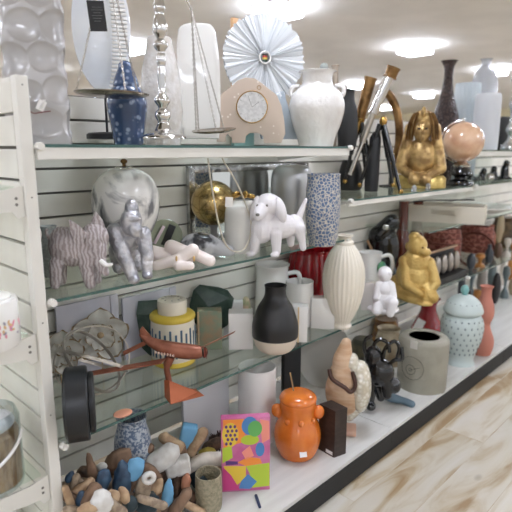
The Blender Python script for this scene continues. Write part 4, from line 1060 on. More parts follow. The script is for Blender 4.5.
KP = [
 (135, 469, 1.25, 8.5, 12, 3, 15, SKY, 'flat sky blue oval stone facing out of the pile', 'blue_stone', 'stone', 'e', 1),
 (122, 482, 1.27, 9, 22, 7, 5, NAVY, 'large dark navy leaf-shaped stone in middle of the driftwood pile', 'navy_stone', 'stone', 'e', .8),
 (103, 481, 1.29, 7, 12, 6, 15, NAVY, 'dark navy stone left of the large navy leaf shape', 'navy_stone', 'stone', 'e', .9),
 (92, 470, 1.34, 6, 19, 5, -8, WM[0], 'brown driftwood spike pointing straight up at left of the pile', 'driftwood', 'driftwood', 'e', .45),
 (102, 502, 1.20, 10, 13, 8, 0, WST, 'lumpy white stone at front of the driftwood pile', 'white_stone', 'stone', 'e', .9),
 (102, 467, 1.36, 4.5, 4.5, 4, 0, WST, 'small white pebble next to the upright brown spike', 'white_stone', 'stone', 'e', 1),
 (113, 497, 1.22, 6.5, 6, 6, 0, WM[1], 'left of two round tan wood knobs before the navy leaf stone', 'wood_knob', 'driftwood', 'e', 1),
 (124, 495, 1.22, 5, 9, 5, -15, WM[1], 'right of two round tan wood knobs before the navy leaf stone', 'wood_knob', 'driftwood', 'e', .8),
 (143, 488, 1.24, 8, 13, 7, 8, WM[3], 'grey brown driftwood chunk under the white ring', 'driftwood', 'driftwood', 'e', .8),
 (157, 487, 1.25, 7, 9, 6, 30, WM[1], 'light tan wedge of driftwood right of the white ring', 'driftwood', 'driftwood', 'e', .5),
 (168, 493, 1.24, 6.5, 14, 4, 8, SKY, 'long sky blue stone low in the front of the pile', 'blue_stone', 'stone', 'e', .6),
 (162, 459, 1.31, 9.5, 17, 9, 58, WST, 'pale grey white rounded cylinder lying on top of the pile', 'white_stone', 'stone', 'c', 1),
 (178, 466, 1.29, 7.5, 11, 7, 82, WST, 'short white block lying right of the pale cylinder', 'white_stone', 'stone', 'b', 1),
 (152, 466, 1.35, 8, 20, 7, 60, WM[0], 'brown driftwood log under the pale cylinder', 'driftwood', 'driftwood', 'c', .8),
 (172, 443, 1.37, 6, 14, 6, -48, WM[1], 'tan driftwood log leaning left at the top of the pile', 'driftwood', 'driftwood', 'c', .8),
 (181, 452, 1.35, 5, 8, 5, 10, WM[0], 'reddish brown stub between tan log and sky blue block', 'driftwood', 'driftwood', 'e', 1),
 (188, 436, 1.36, 7, 11, 5, 14, SKY, 'sky blue squared block at the top of the pile', 'blue_stone', 'stone', 'b', 1),
 (197, 442, 1.33, 5, 15, 5, 32, WM[1], 'pale tan driftwood log leaning right beside the sky blue block', 'driftwood', 'driftwood', 'c', 1),
 (213, 446, 1.38, 7, 12, 6, 55, WM[2], 'dark brown driftwood chunk behind the long white curved piece', 'driftwood', 'driftwood', 'e', .8),
 (218, 472, 1.28, 10, 6, 6, 0, WM[1], 'tan curled driftwood under the long white curved piece', 'driftwood', 'driftwood', 'e', 1),
 (199, 481, 1.27, 9, 10, 8, 0, TEAL, 'dark teal stone left of the burlap cylinder', 'teal_stone', 'stone', 'e', 1),
 (186, 482, 1.25, 4.5, 8.5, 4, 8, M('salmon_wood', (180, 124, 96), .6), 'salmon brown oval chip standing in the pile', 'driftwood', 'driftwood', 'e', .9),
 (176, 484, 1.29, 6, 14, 6, 5, WM[2], 'dark brown stick upright between sky blue stone and salmon chip', 'driftwood', 'driftwood', 'c', .8),
 (180, 503, 1.21, 5.5, 16, 5, 35, WM[0], 'brown log leaning low in front, right of the long sky blue stone', 'driftwood', 'driftwood', 'c', .9),
 (152, 502, 1.19, 4, 15, 4, -62, WM[3], 'pale stick lying at the very front of the pile', 'driftwood', 'driftwood', 'c', .9),
 (146, 504, 1.24, 12, 12, 9, 0, TEAL, 'dark teal stone low behind the pale front stick', 'teal_stone', 'stone', 'e', 1),
 (189, 494, 1.27, 7, 8, 7, 0, M('moss_stone', (110, 112, 96), .7), 'moss grey stone low between salmon chip and burlap cylinder', 'moss_stone', 'stone', 'e', 1),
 (194, 508, 1.20, 3.5, 12, 3.5, -55, WM[1], 'small light tan stick at bottom right of the pile', 'driftwood', 'driftwood', 'c', .9),
 (118, 461, 1.36, 10, 14, 8, 50, WM[0], 'curved brown driftwood lump above the navy leaf stone', 'driftwood', 'driftwood', 'e', 1),
 (139, 452, 1.37, 5, 14, 5, 75, WM[0], 'brown stick lying at the back top in front of the speckled vase', 'driftwood', 'driftwood', 'c', .9),
 (150, 473, 1.30, 7, 14, 6, -40, WM[0], 'brown curved piece behind the white ring', 'driftwood', 'driftwood', 'e', .9),
 (70, 477, 1.34, 4, 6, 4, 25, NAVY, 'little navy stone at far left of the pile', 'navy_stone', 'stone', 'e', .8),
 (73, 486, 1.33, 4, 12, 4, 25, WM[3], 'grey tan stick under the little navy stone at far left', 'driftwood', 'driftwood', 'c', .9),
 (80, 489, 1.31, 4.5, 14, 4, 62, WM[1], 'tan stick sloping up to the right near the white post', 'driftwood', 'driftwood', 'c', .8),
 (81, 501, 1.27, 5, 10, 5, 12, NAVY, 'blue grey stone low at left between sticks', 'navy_stone', 'stone', 'e', .9),
 (69, 499, 1.28, 4, 14, 4, -12, WM[1], 'upright tan stick closest to the white post', 'driftwood', 'driftwood', 'c', .8),
 (91, 496, 1.25, 7, 13, 6, 30, WM[0], 'brown driftwood log left of the lumpy white stone', 'driftwood', 'driftwood', 'c', .9),
 (90, 508, 1.21, 6, 12, 6, 70, WM[1], 'tan log at the bottom edge left of lumpy white stone', 'driftwood', 'driftwood', 'c', .9),
 (116, 508, 1.19, 5, 13, 5, -40, WM[3], 'grey tan stick at the bottom edge right of lumpy white stone', 'driftwood', 'driftwood', 'c', .9),
 (130, 505, 1.22, 7, 9, 6, 0, TEAL, 'dark teal stone below the right tan knob', 'teal_stone', 'stone', 'e', 1),
 (166, 475, 1.32, 8, 10, 7, 0, WM[2], 'dark brown lump below the short white block', 'driftwood', 'driftwood', 'e', 1),
 (207, 452, 1.36, 8, 4, 5, -10, M('mustard', (168, 150, 60), .6), 'thin mustard yellow curl above the long white piece', 'driftwood', 'driftwood', 'e', 1),
]
for i, (px, py, Y, rx, ry, rd_, ang, mat, lb, nm, cat, kd, tp) in enumerate(KP):
    rx *= 1.12; ry *= 1.12; rd_ *= 1.1
    piece(px, py, Y, rx, ry, rd_, ang, mat, lb, nm, cat, kd, 'wood and stone pieces in the pile', i, tp)
# dark bristly cone
c = onY(219, 441, 1.42); s = depth(c)/F; bm = nb(); rd = random.Random(5)
ell(bm, (0, 0, 0), (8*s, 7*s, 7*s))
for k in range(70):
    u = Vector((rd.gauss(0, 1), rd.gauss(0, 1), rd.gauss(0, 1)+.4)).normalized(); tube(bm, [u*5*s, u*11*s], [1.1*s, .3*s], 5)
tag(obj('bristly_cone', bm, M('bristle_brown', (60, 42, 34), .8), loc=c), 'dark bristly seed cone behind the driftwood beside the patchwork box', 'seed cone', 'wood and stone pieces in the pile')
# white ring with a hole
c = onY(149, 478, 1.22); s = depth(c)/F; bm = nb(); torus(bm, (0, 0, 0), 4.6*s, 2.8*s, 32, n=12)
tag(obj('white_ring', bm, WST, loc=c, rz=-.5), 'small white stone ring with a dark hole in the pile', 'stone', 'wood and stone pieces in the pile')
# long white curved piece
c = onY(207, 463, 1.30); s = depth(c)/F; bm = nb()
tube(bm, spline([(-17*s, 0, -6*s), (-12*s, 0, 0), (-2*s, 0, 4*s), (8*s, 0, 3.5*s), (20*s, 0, 2*s)], 5), [5.5*s]+[7*s]*19+[6.8*s], 16)
tag(obj('white_curved_branch', bm, M('bleached', (226, 218, 204), .6, col2=(210, 202, 188), scale=30), loc=c, rz=-.6), 'long bleached white curved branch lying over the burlap cylinder', 'driftwood', 'wood and stone pieces in the pile')
# burlap cylinder
sp = Spot(209, ZB, bot=514, r=12)
V('burlap_cylinder', 'rough greenish beige cylinder vase standing in the right of the pile', 'vase', sp, [(12.5, 512), (13.5, 500), (13.2, 480), (12.8, 473)], M('burlap', (160, 150, 126), .85, col2=(138, 130, 106), scale=90, bump=.5, bscale=150), sm=2)

# the rest of the pile: nothing in the picture tells these apart, row by row
rd = random.Random(21)
FILL = [('small brown stick deep in the heap of driftwood under the copper plane', WM[0]), ('small dark stick deep in the heap of driftwood under the copper plane', WM[2]), ('small tan stick deep in the heap of driftwood under the copper plane', WM[1]), ('small grey stick deep in the heap of driftwood under the copper plane', WM[3])]
k = 0
for row, (y0, Y, x0, x1, n) in enumerate(((486, 1.36, 66, 200, 12), (474, 1.40, 80, 200, 9), (462, 1.44, 110, 195, 6), (498, 1.30, 66, 196, 12), (510, 1.25, 66, 200, 10))):
    for q in range(n):
        px = x0+(x1-x0)*(q+.5)/n+rd.uniform(-3, 3); lb, mt = FILL[rd.choice((0, 0, 1, 1, 2, 3))]
        piece(px, y0+rd.uniform(-3, 3), Y, rd.uniform(5.5, 8), rd.uniform(10, 15), 6, rd.uniform(-80, 80), mt, lb, 'driftwood', 'driftwood', 'c', lb+' pieces'[:0], 100+k, .85); k += 1
# ================================================================== MIDDLE BAY, upper shelf
def telescope(px, tube_pts, legs, label, extra=None, Y=1.40):
    sp = Spot(px, ZA, Y=Y)
    t = empty('telescope', label, 'telescope', sp.loc, sp.rz, 'telescopes on tripods')
    q = lambda a, b, d=0: (sp.x(a), d*sp.s, sp.h(b))
    for i, (nm, a, b, r0, r1, m) in enumerate(tube_pts):
        A = Vector(q(*a)); B = Vector(q(*b)); bm = nb()
        n = 10; pts = [A.lerp(B, k/n) for k in range(n+1)]; rr = [(r0+(r1-r0)*k/n)*sp.s for k in range(n+1)]
        tube(bm, pts, rr, 20)
        d = (B-A).normalized()
        tube(bm, [A-d*.001, A+d*.006], [rr[0]*1.13]*2, 20); tube(bm, [B-d*.006, B+d*.001], [rr[-1]*1.13]*2, 20)
        obj(nm, bm, m, t)
    hub = None
    for a, b, r in legs:
        A = Vector(q(*a)); B = Vector(q(*b)); bm = nb(); tube(bm, [A, A.lerp(B, .55)], [r*sp.s, r*sp.s], 10); tube(bm, [A.lerp(B, .5), B], [r*.7*sp.s]*2, 10)
        lg = obj('leg', bm, BLACKG, t)
        obj('foot_tip', ell(nb(), B+Vector((0, 0, .004)), (r*1.0*sp.s,)*3, seg=10, rings=8), BRASS, lg)
        hub = A if hub is None else hub
    bm = nb(); ell(bm, hub+Vector((0, 0, .004)), (4*sp.s, 4*sp.s, 5*sp.s)); obj('hub', bm, BRASS, t)
    return t, sp
telescope(385, [('barrel', (384, 76, -2), (370, 113, -2), 5, 4.6, SILVER), ('draw_tube', (370, 113, -2), (361, 142, -2), 3.4, 3.2, M('brushed_nickel', (190, 184, 172), .3, 1)), ('eyepiece', (361, 142, -2), (350, 175, -2), 2.4, 2.0, SILVER), ('lens_hood', (387.5, 68, -2), (384, 78, -2), 6.2, 6, OLDBRASS)],
          [((380, 122, 0), (400, 192, -6), 2.6), ((379, 122, 2), (392, 186, 8), 2.4), ((377, 124, 0), (360, 186, 2), 2.6)], 'silver and brass telescope on black tripod, in front of another telescope')
telescope(362, [('barrel', (366, 78, 0), (357, 118, 0), 5.6, 5, OLDBRASS), ('draw_tube', (357, 118, 0), (350, 148, 0), 3.6, 3.4, BRASS)],
          [((358, 120, 0), (372, 182, 0), 2.8), ((357, 120, 2), (366, 180, 8), 2.4), ((355, 120, 0), (345, 182, 0), 2.6)], 'brown brass telescope on dark tripod, behind the silver telescope', None, Y=1.52)
# black folded tripod case between
sp = Spot(371, ZA, Y=1.47)
obj_ = obj('black_sleeve', tube(nb(), [(0, 0, .002), (sp.x(371), 0, sp.h(180)), (sp.x(373), 0, sp.h(138)), (sp.x(374), 0, sp.h(132))], [6.5*sp.s, 7*sp.s, 5.5*sp.s, 3*sp.s], 16), BLACKM, loc=sp.loc, rz=sp.rz)
tag(obj_, 'thick black upright sleeve standing between the telescope legs', 'case')
# brass horn arch
sp = Spot(384, ZA, Y=1.64)
t = empty('brass_horn', 'curved old brass horn arching behind the silver telescope', 'horn', sp.loc, sp.rz)
obj('horn', tube(nb(), spline([(sp.x(374), 0, sp.h(96)), (sp.x(381), 0, sp.h(92)), (sp.x(389), 0, sp.h(102)), (sp.x(395), 0, sp.h(122)), (sp.x(396), 0, sp.h(145)), (sp.x(392), 0, sp.h(165))], 5), [4.2*sp.s-.00008*k for k in range(26)], 14), OLDBRASS, t)
bm = nb(); lathe(bm, [(0, 0), (12*sp.s, 0), (12*sp.s, .006), (3*sp.s, .012), (2.4*sp.s, sp.h(165)), (0, sp.h(164))], 24)
for v in bm.verts: v.co.x += sp.x(391)
obj('stand', bm, BLACKM, t)
# pharaoh
PHG = M('pharaoh_gold', (196, 164, 108), .3, .5, col2=(144, 114, 72), scale=22, bump=.3, bscale=60)
sp = Spot(419, ZA, Y=1.42)
t = empty('pharaoh_figurine', 'gold seated pharaoh figurine with striped headdress on a gold oval base', 'figurine', sp.loc, sp.rz)
P = [('e', 419, 132, -3, 8, 8, 11), ('e', 419, 118, 2, 11, 8, 8), ('c', 407, 128, 0, 5, 404, 146, -2, 5), ('c', 431, 128, 0, 5, 434, 146, -2, 5), ('e', 419, 124, 3, 14, 7, 13),
     ('e', 419, 158, 0, 15, 10, 20), ('c', 404, 148, 0, 6, 400, 168, -5, 5.5), ('c', 434, 148, 0, 6, 438, 168, -5, 5.5), ('c', 400, 168, -5, 5, 410, 174, -14, 4.5), ('c', 438, 168, -5, 5, 428, 174, -14, 4.5),
     ('c', 408, 178, -4, 7, 424, 179, -16, 6), ('c', 430, 178, -4, 7, 414, 179, -16, 6), ('e', 419, 138, -11, 2.2, 2.4, 5), ('e', 419, 133, -11, 2, 3, 3), ('e', 419, 112, -6, 2.6, 3, 5)]
remesh('body', blob(sp, P), PHG, .0034, parent=t, sm=2)
for k in range(9):
    a = R(20+k*17.5); bm = nb(); x = -math.cos(a)
    tube(bm, spline([(sp.x(419+x*9), -5*sp.s, sp.h(113)), (sp.x(419+x*14), -6*sp.s, sp.h(124)), (sp.x(419+x*16), -8*sp.s, sp.h(140))], 4), 1.1*sp.s, 6)
    if abs(x) > .45: obj('headdress_stripe', bm, OLDBRASS, t)
    else: bm.free()
for s_ in (-1, 1): obj('eye', ell(nb(), (sp.x(419+s_*3.4), -10.4*sp.s, sp.h(129)), (1.6*sp.s, 1*sp.s, .9*sp.s), seg=10, rings=8), M('eye_dark', (50, 36, 26), .4) if s_ < 0 else bpy.data.materials['eye_dark'], t)
obj('base', lathe(nb(), [(0, 0), (24*sp.s, 0), (25*sp.s, .004), (25*sp.s, 10*sp.s), (22*sp.s, 13*sp.s), (0, 13*sp.s)], 48, sy=.62), M('pale_gold', (206, 182, 112), .3, .6, col2=(176, 150, 84), scale=30), t)
for cx, Y, lb in ((414, 1.315, 'small clear cut crystal at the shelf edge before the pharaoh, left one'), (428, 1.325, 'small clear cut crystal at the shelf edge before the pharaoh, right one')):
    sp = Spot(cx, ZA, Y=Y); bm = nb(); rd = random.Random(cx); pts = [bm.verts.new((math.cos(a)*.014, math.sin(a)*.014, z)) for z in (0, .026) for a in [k*1.05+(.5 if z else 0) for k in range(6)]]+[bm.verts.new((0, 0, .036))]
    bmesh.ops.convex_hull(bm, input=pts)
    tag(obj('cut_crystal', bm, M('crystal', (222, 224, 230), .05, trans=.7) if cx == 414 else bpy.data.materials['crystal'], loc=sp.loc, rz=sp.rz, smooth=False), lb, 'crystal', 'cut crystals')
# globe
sp = Spot(460, ZA, Y=1.37)
t = empty('marble_globe', 'peach marbled globe on a turned black stand with silver collar', 'globe', sp.loc, sp.rz)
cz = sp.h(142)
obj('ball', ell(nb(), (0, 0, cz), (19.5*sp.s,)*3, seg=48, rings=32), M('peach_marble', (198, 150, 118), .12, col2=(226, 190, 158), scale=11, contrast=(.35, .65), coat=.8, detail=6), t)
LP('stand', t, sp, [(16, 190), (16, 187), (13, 184), (12, 181), (6, 179), (7, 176), (11, 174), (9, 169), (7, 166)], BLACKG, sm=2)
LP('collar', t, sp, [(7, 168), (9, 165), (6, 163), (4, 160)], SILVER, sm=2)
bm = nb(); pts = [(19.9*sp.s*math.cos(R(a))*1.06, 0, cz+19.9*sp.s*math.sin(R(a))*1.06) for a in range(100, 272, 8)]; tube(bm, pts, .9*sp.s, 8); obj('arc', bm, SILVER, t)
obj('top_knob', ell(nb(), (-2*sp.s, 0, cz+20.5*sp.s), (2.4*sp.s,)*3, seg=12, rings=8), SILVER, t)
# dark textured vase
sp = Spot(441, ZA, Y=1.56)
V('bronze_bottle_vase', 'tall dark bronze bottle vase with pebbled body and flared lip, between pharaoh and globe', 'vase', sp,
  [(8, 190), (11, 170), (13, 150), (13.5, 132), (12, 116), (8, 102), (5.5, 90), (4.2, 78), (4.5, 68), (7, 62), (8, 61)], M('dark_bronze', (74, 58, 54), .28, .3, col2=(48, 38, 36), kind='voronoi', scale=60, contrast=(.2, .6), bump=.9, bscale=60))
# pale fluted vase
sp = Spot(461, ZA, Y=1.63)
V('fluted_vase', 'pale blue grey fluted cylinder vase behind the marbled globe', 'vase', sp, [(11, 190), (12, 150), (12, 110), (11.5, 86), (11, 84)], M('pale_blue', (196, 206, 212), .3), fn=lambda t, z, r: r*(1+.03*math.cos(20*t)), seg=120, sm=2)
# dark little thing behind the pharaoh
sp = Spot(350, ZA, Y=1.62)
V('dark_vase', 'dark vase low behind the telescope tripods', 'vase', sp, [(10, 200), (12, 185), (11, 170), (8, 160)], BLACKM, open_=False)

# ---- far bay, top shelf
sp = Spot(484, ZT, Y=1.42)
V('white_cylinder_vase', 'tall matte white cylinder vase on the far top shelf', 'vase', sp, [(12, 150), (12.3, 140), (12.3, 110), (12, 97), (11, 94)], M('cool_white', (208, 210, 214), .5), sm=2)
sp = Spot(479, ZT, Y=1.60)
V('glass_bottle', 'clear glass bottle vase rising behind the tall white cylinder vase', 'vase', sp, [(11, 150), (12, 110), (12, 84), (9, 72), (4.5, 66), (4.5, 61), (6, 59)], M('smoke_glass', (206, 208, 212), .08, trans=.35), open_=False)
sp = Spot(498, ZT, Y=1.55)
V('black_canister', 'black canister right of the tall white cylinder vase', 'canister', sp, [(9, 152), (9.5, 140), (9.5, 122), (8, 117)], BLACKM, open_=False)
sp = Spot(510, ZT, Y=1.36)
V('silver_candlestick', 'turned silver candlestick cut by the right edge', 'candlestick', sp, [(9, 150), (9, 146), (5, 142), (3, 136), (6, 130), (3, 122), (3, 112), (5, 104), (3, 98), (3, 84), (5.5, 78), (3, 72), (5, 64), (6, 58)], SILVER, open_=False)
rd = random.Random(11)
# ---- far bay second shelf: black figurines
FIG = [(470, 172, 1.50, 'black seated figurine right of the marbled globe stand'), (482, 168, 1.47, 'black figurine with raised head, second from the globe stand'), (493, 166, 1.44, 'tall narrow black figurine on the far second shelf'), (504, 160, 1.41, 'large black figurine near the right edge, second shelf')]
for i, (cx, top, Y, lb) in enumerate(FIG):
    sp = Spot(cx, ZA, Y=Y); b = 189
    P = [('e', cx, 184, 0, 5.5, 4, 5), ('e', cx, (top+184)/2+1, 0, 4, 3.4, (184-top)/2.3), ('e', cx+(i % 2), top+3, -1, 3, 3, 3.2), ('c', cx-4, 178, 0, 1.8, cx-6, 186, -2, 1.6), ('c', cx+4, 178, 0, 1.8, cx+6, 186, -2, 1.6)]
    tag(remesh('black_figurine', blob(sp, P), BLACKG, .0042, loc=sp.loc, rz=sp.rz, sm=2), lb, 'figurine', 'black figurines in a row')
for i, (cx, Y, lb) in enumerate(((476, 1.35, 'small clear glass bauble before the black figurines'), (489, 1.35, 'round silver bauble before the tall narrow black figurine'))):
    sp = Spot(cx, ZA, Y=Y); r = 4.6*sp.s
    tag(obj('bauble', ell(nb(), (0, 0, r), (r, r, r)), SILVER if i else GLASS_CLEAR, loc=sp.loc), lb, 'ornament')
# low shelf under it with the cream tray and the white lacy dish
ZL = .86
shelf('short glass shelf under the cream tray, between gold monkey and right edge', 2.66, X3, ZL, 0, left=False)
sp = Spot(442, ZL, bot=223, r=0)
t = empty('cream_tray', 'cream serving tray with cut-out handle facing out, above the copper baskets', 'tray', sp.loc, sp.rz-R(6))
hh = max(sp.h(206), .03); wd = 78*sp.s
bm = nb(); box(bm, (0, .12, .004), (wd, .24, .008), .003); obj('floor', bm, M('tray_cream', (216, 208, 192), .45), t, smooth=False)
TC = bpy.data.materials['tray_cream']
bm = nb(); box(bm, (0, .004, hh*.24), (wd, .010, hh*.48), .002); box(bm, (0, .004, hh*.88), (wd, .010, hh*.24), .002); box(bm, (-wd*.32, .004, hh*.6), (wd*.36, .010, hh*.4), .001); box(bm, (wd*.32, .004, hh*.6), (wd*.36, .010, hh*.4), .001)
obj('front_side', bm, TC, t, smooth=False)
bm = nb(); box(bm, (0, .236, hh/2), (wd, .010, hh), .002); obj('rear_side', bm, TC, t, smooth=False)
for s_ in (-1, 1):
    bm = nb(); box(bm, (s_*(wd/2-.005), .12, hh/2), (.010, .222, hh), .002); obj('side', bm, TC, t, smooth=False)
obj('dark_cable', tube(nb(), spline([(-wd*.45, .05, hh+.004), (-wd*.3, .06, hh+.02), (0, .07, hh+.03), (wd*.35, .10, hh+.035)], 5), .004, 8), BLACKM, t)
sp = Spot(482, ZL, Y=1.42)
bm = nb(); r = 32*sp.s
lathe(bm, [(0, .010), (r*.5, .012), (r*.7, .03), (r, .050), (r*1.0, .056), (r*.68, .040), (r*.4, .022), (0, .020)], 72, lambda t, z, rr: rr*(1+.05*math.cos(14*t)*(rr > r*.5)))
lathe(bm, [(0, 0), (r*.4, 0), (r*.42, .012), (0, .014)], 40)
tag(obj('lacy_dish', bm, WHITECER, loc=sp.loc), 'white dish with scalloped edge at far right, beside the cream tray', 'dish')
# copper wire baskets
def ring_basket(cx, Y, x0, x1, top, label, mat, z=Z3, nm='copper_basket'):
    sp = Spot(cx, z, Y=Y); w = (x1-x0)*sp.s/2; h = sp.h(top)
    t = empty(nm, label, 'basket', sp.loc, sp.rz)
    bm = nb(); lathe(bm, [(0, .003), (w*.85, .003), (w, h*.25), (w, h*.8), (w*.92, h), (w*.89, h), (w*.96, h*.8), (w*.96, h*.25), (w*.8, .008), (0, .008)], 40, sy=.55)
    obj('body', bm, mat, t)
    for k in range(6):
        z_ = h*(.12+.155*k); bm = nb(); rr = w*(1.02 if 0 < k < 5 else .97); tube(bm, [(rr*math.cos(2*PI*i/40), .55*rr*math.sin(2*PI*i/40), z_) for i in range(40)], .0028, 6, closed=True); obj('wire', bm, COPPERD, t)
    return t, sp
COPPERD = M('copper_dark', (96, 48, 38), .35, .6)
CR = M('copper_red', (172, 112, 98), .35, .3, col2=(118, 60, 50), kind='cracks', scale=26, contrast=(.02, .14))
ring_basket(440, 1.60, 423, 460, 228, 'red copper woven basket behind the rack of silver eggs', CR)
t, sp = ring_basket(475, 1.58, 460, 492, 226, 'red copper woven basket with a large dark wire ring on its front', CR)
bm = nb(); torus(bm, (0, -11*sp.s, sp.h(248)), 17*sp.s, 1.2*sp.s, 40); obj('wire_ring', bm, COPPERD, t)
# rack of four silver eggs
sp = Spot(444, Z3, Y=1.37)
L = .42
t = empty('egg_rack', 'black stepped rack holding four silver egg shaped pieces', 'rack', sp.loc, 0)
bm = nb(); box(bm, (0, 0, .02), (L, .12, .04), .003); box(bm, (0, .05, .09), (L, .02, .18), .003); obj('rack', bm, BLACKM, t, smooth=False)
bm = nb(); box(bm, (0, .03, .185), (L*1.05, .02, .012), .003); obj('rail', bm, M('tan_rail', (176, 140, 110), .4), t, smooth=False)
for k in range(4):
    c = sp.loc+Vector((-.13+k*.088, -.008, .105)); bm = nb(); ell(bm, (0, 0, 0), (.027, .024, .062), seg=24, rings=16)
    tag(obj('silver_egg', bm, M('egg_silver', (170, 162, 154), .3, .6) if k == 0 else bpy.data.materials['egg_silver'], loc=c), ('leftmost silver egg in the black rack, nearest the gold monkey', 'second silver egg from the gold monkey in the black rack', 'third silver egg from the gold monkey in the black rack', 'last silver egg in the black rack, nearest the pile of small ornaments')[k], 'ornament', 'silver eggs in the rack')
# dark hanging lantern things at far right
sp = Spot(503, Z3, Y=1.55)
V('brass_pot', 'dark brass pot at the right edge under the glass shelf', 'pot', sp, [(12, 265), (15, 250), (15, 232), (10, 222), (11, 217)], M('pot_brass', (104, 84, 58), .4, .5, col2=(70, 56, 42), scale=20), open_=False)
# clutter on the third shelf of far bay
CL = [('beige', (190, 170, 140)), ('slate', (66, 70, 76)), ('teal_grey', (104, 116, 118)), ('rust', (160, 92, 66)), ('dark', (40, 36, 36)), ('bone', (214, 206, 196)), ('umber', (96, 70, 54)), ('grey', (156, 148, 140)), ('amber', (176, 120, 60))]
CM = {n: M('clutter_'+n, c, .4, .1) for n, c in CL}
rd = random.Random(8); k = 0
def clutter(px, Y, z, r, h, nm, col, lb, grp, cat):
    sp = Spot(px, z, Y=Y); s = sp.s
    if k % 3 == 0: bm = lathe(nb(), [(0, 0), (r*s*.7, 0), (r*s, h*s*.3), (r*s*.9, h*s*.6), (r*s*.4, h*s*.8), (r*s*.5, h*s), (0, h*s)], 20)
    elif k % 3 == 1: bm = ell(nb(), (0, 0, h*s*.5), (r*s, r*s*.8, h*s*.5))
    else: bm = lathe(nb(), [(0, 0), (r*s, 0), (r*s*.9, h*s*.15), (r*s*.3, h*s*.3), (r*s*.35, h*s*.5), (r*s*.9, h*s*.75), (r*s*.7, h*s*.95), (0, h*s)], 20)
    return tag(obj(nm, bm, CM[col], loc=sp.loc), lb, cat, grp)
for row, (Y, z, x0, x1, n, h0, h1, where) in enumerate(((1.56, Z3, 486, 520, 4, 22, 34, 'at the back of the far third shelf'), (1.36, Z3, 466, 520, 6, 10, 20, 'along the front of the far third shelf'), (1.60, ZB, 455, 516, 6, 26, 40, 'at the back of the far base deck'), (1.42, ZB, 462, 518, 6, 18, 34, 'in the middle of the far base deck'))):
    for q in range(n):
        col = CL[rd.randrange(len(CL))][0]; px = x0+(x1-x0)*(q+.5)/n
        lb = 'small '+col.replace('_', ' ')+' ornament '+where
        clutter(px, Y+rd.uniform(-.02, .02), z, rd.uniform(4, 5.5), rd.uniform(h0, h1), 'small_ornament', col, lb, lb, 'ornament'); k += 1

# ================================================================== MIDDLE BAY, base deck
# canister with ring emblem
sp = Spot(421, ZB, bot=394, r=22)
CAN = M('grey_green_canister', (156, 152, 138), .5, col2=(146, 142, 128), scale=12)
pr = [(21, 388), (23, 386), (23.6, 382), (24, 345), (23.6, 338), (21.5, 335.5)]
p = sp.prof(pr); p = [(0, 0)]+smooth_prof(p, 2)
top = p[-1]; p = p+[(15*sp.s, top[1]+.001), (14.5*sp.s, top[1]-.004), (14.5*sp.s, top[1]-.10), (0, top[1]-.10)]
o = obj('grey_canister', lathe(nb(), p, 64), CAN, loc=sp.loc, rz=sp.rz)
tag(o, 'large grey green cylinder canister with a thin dark ring emblem', 'canister')
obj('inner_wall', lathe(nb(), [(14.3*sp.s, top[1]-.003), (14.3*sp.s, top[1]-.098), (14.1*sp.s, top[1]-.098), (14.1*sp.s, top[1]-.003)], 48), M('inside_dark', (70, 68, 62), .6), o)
def onCyl(u, v, rad): a = u/rad; return (rad*math.sin(a), -rad*math.cos(a), v)
INK = M('ink_dark', (84, 82, 74), .6)
rad = 24.1*sp.s; uc = -10*sp.s; vc = sp.h(361); er = 11.5*sp.s
for nm, rr, du, dv in (('emblem_ring', er, 0, 0), ('emblem_wheel', er*.42, -er*.1, -er*.15), ('emblem_hub', er*.12, -er*.1, -er*.15)):
    obj(nm, tube(nb(), [onCyl(uc+du+rr*math.cos(2*PI*k/40), vc+dv+rr*math.sin(2*PI*k/40), rad) for k in range(40)], .0011, 6, closed=True), INK, o)
obj('emblem_bar', tube(nb(), [onCyl(uc+er*(-.1+.8*k/6), vc+er*(-.15+.35*k/6), rad) for k in range(7)], .0011, 6), INK, o)
bm = nb(); a_ = -9*sp.s/rad; box(bm, (0, 0, 0), (7*sp.s, .001, 8*sp.s))
for v in bm.verts: v.co = Euler((0, 0, a_)).to_matrix() @ (v.co+Vector((0, -rad-.0004, sp.h(338))))
obj('price_sticker', bm, M('faded_sticker', (196, 192, 182), .6), o, smooth=False)
# red vase
sp = Spot(427, ZB, Y=1.50)
RED = M('crimson_glaze', (150, 24, 34), .16, coat=.6)
o = V('crimson_vase', 'glossy crimson bottle vase with flared lip behind the grey canister', 'vase', sp, [(10, 372), (14, 355), (16, 340), (15, 326), (10, 316), (7.5, 309), (8, 303), (11, 298)], RED)
obj('price_tag', box(nb(), (sp.x(419), -15.5*sp.s, sp.h(322)), (8*sp.s, .0012, 14*sp.s), rot=(-.3, R(22), -.2)), WHITEMATTE, o, smooth=False)
# lattice ginger jar
sp = Spot(459, ZB, bot=367, r=14)
LAT = M('lattice_celadon', (196, 206, 204), .3, col2=(150, 164, 166), kind='weave', scale=62, coat=.3)
LAT.node_tree.nodes['Color Ramp'].color_ramp.elements[0].position = 0; LAT.node_tree.nodes['Color Ramp'].color_ramp.elements[1].position = 1
o = V('lattice_ginger_jar', 'pale celadon ginger jar with pierced lattice body and domed lid', 'jar', sp, [(14, 364), (14.5, 362), (13, 357), (15, 349), (18.5, 338), (20, 328), (19.5, 320), (16.5, 314), (15, 313)], M('celadon', (192, 204, 202), .3, coat=.3), open_=False)
body = [(14.0, 352), (17, 345), (19.2, 335), (20, 328), (19.5, 320), (17, 315)]
bp = smooth_prof(sp.prof(body, False), 3)
def rz_at(z):
    for (r0, z0), (r1, z1) in zip(bp, bp[1:]):
        if z0 <= z <= z1: return r0+(r1-r0)*(z-z0)/(z1-z0)
    return bp[-1][0]
zz0, zz1 = bp[0][1], bp[-1][1]
bm = nb()
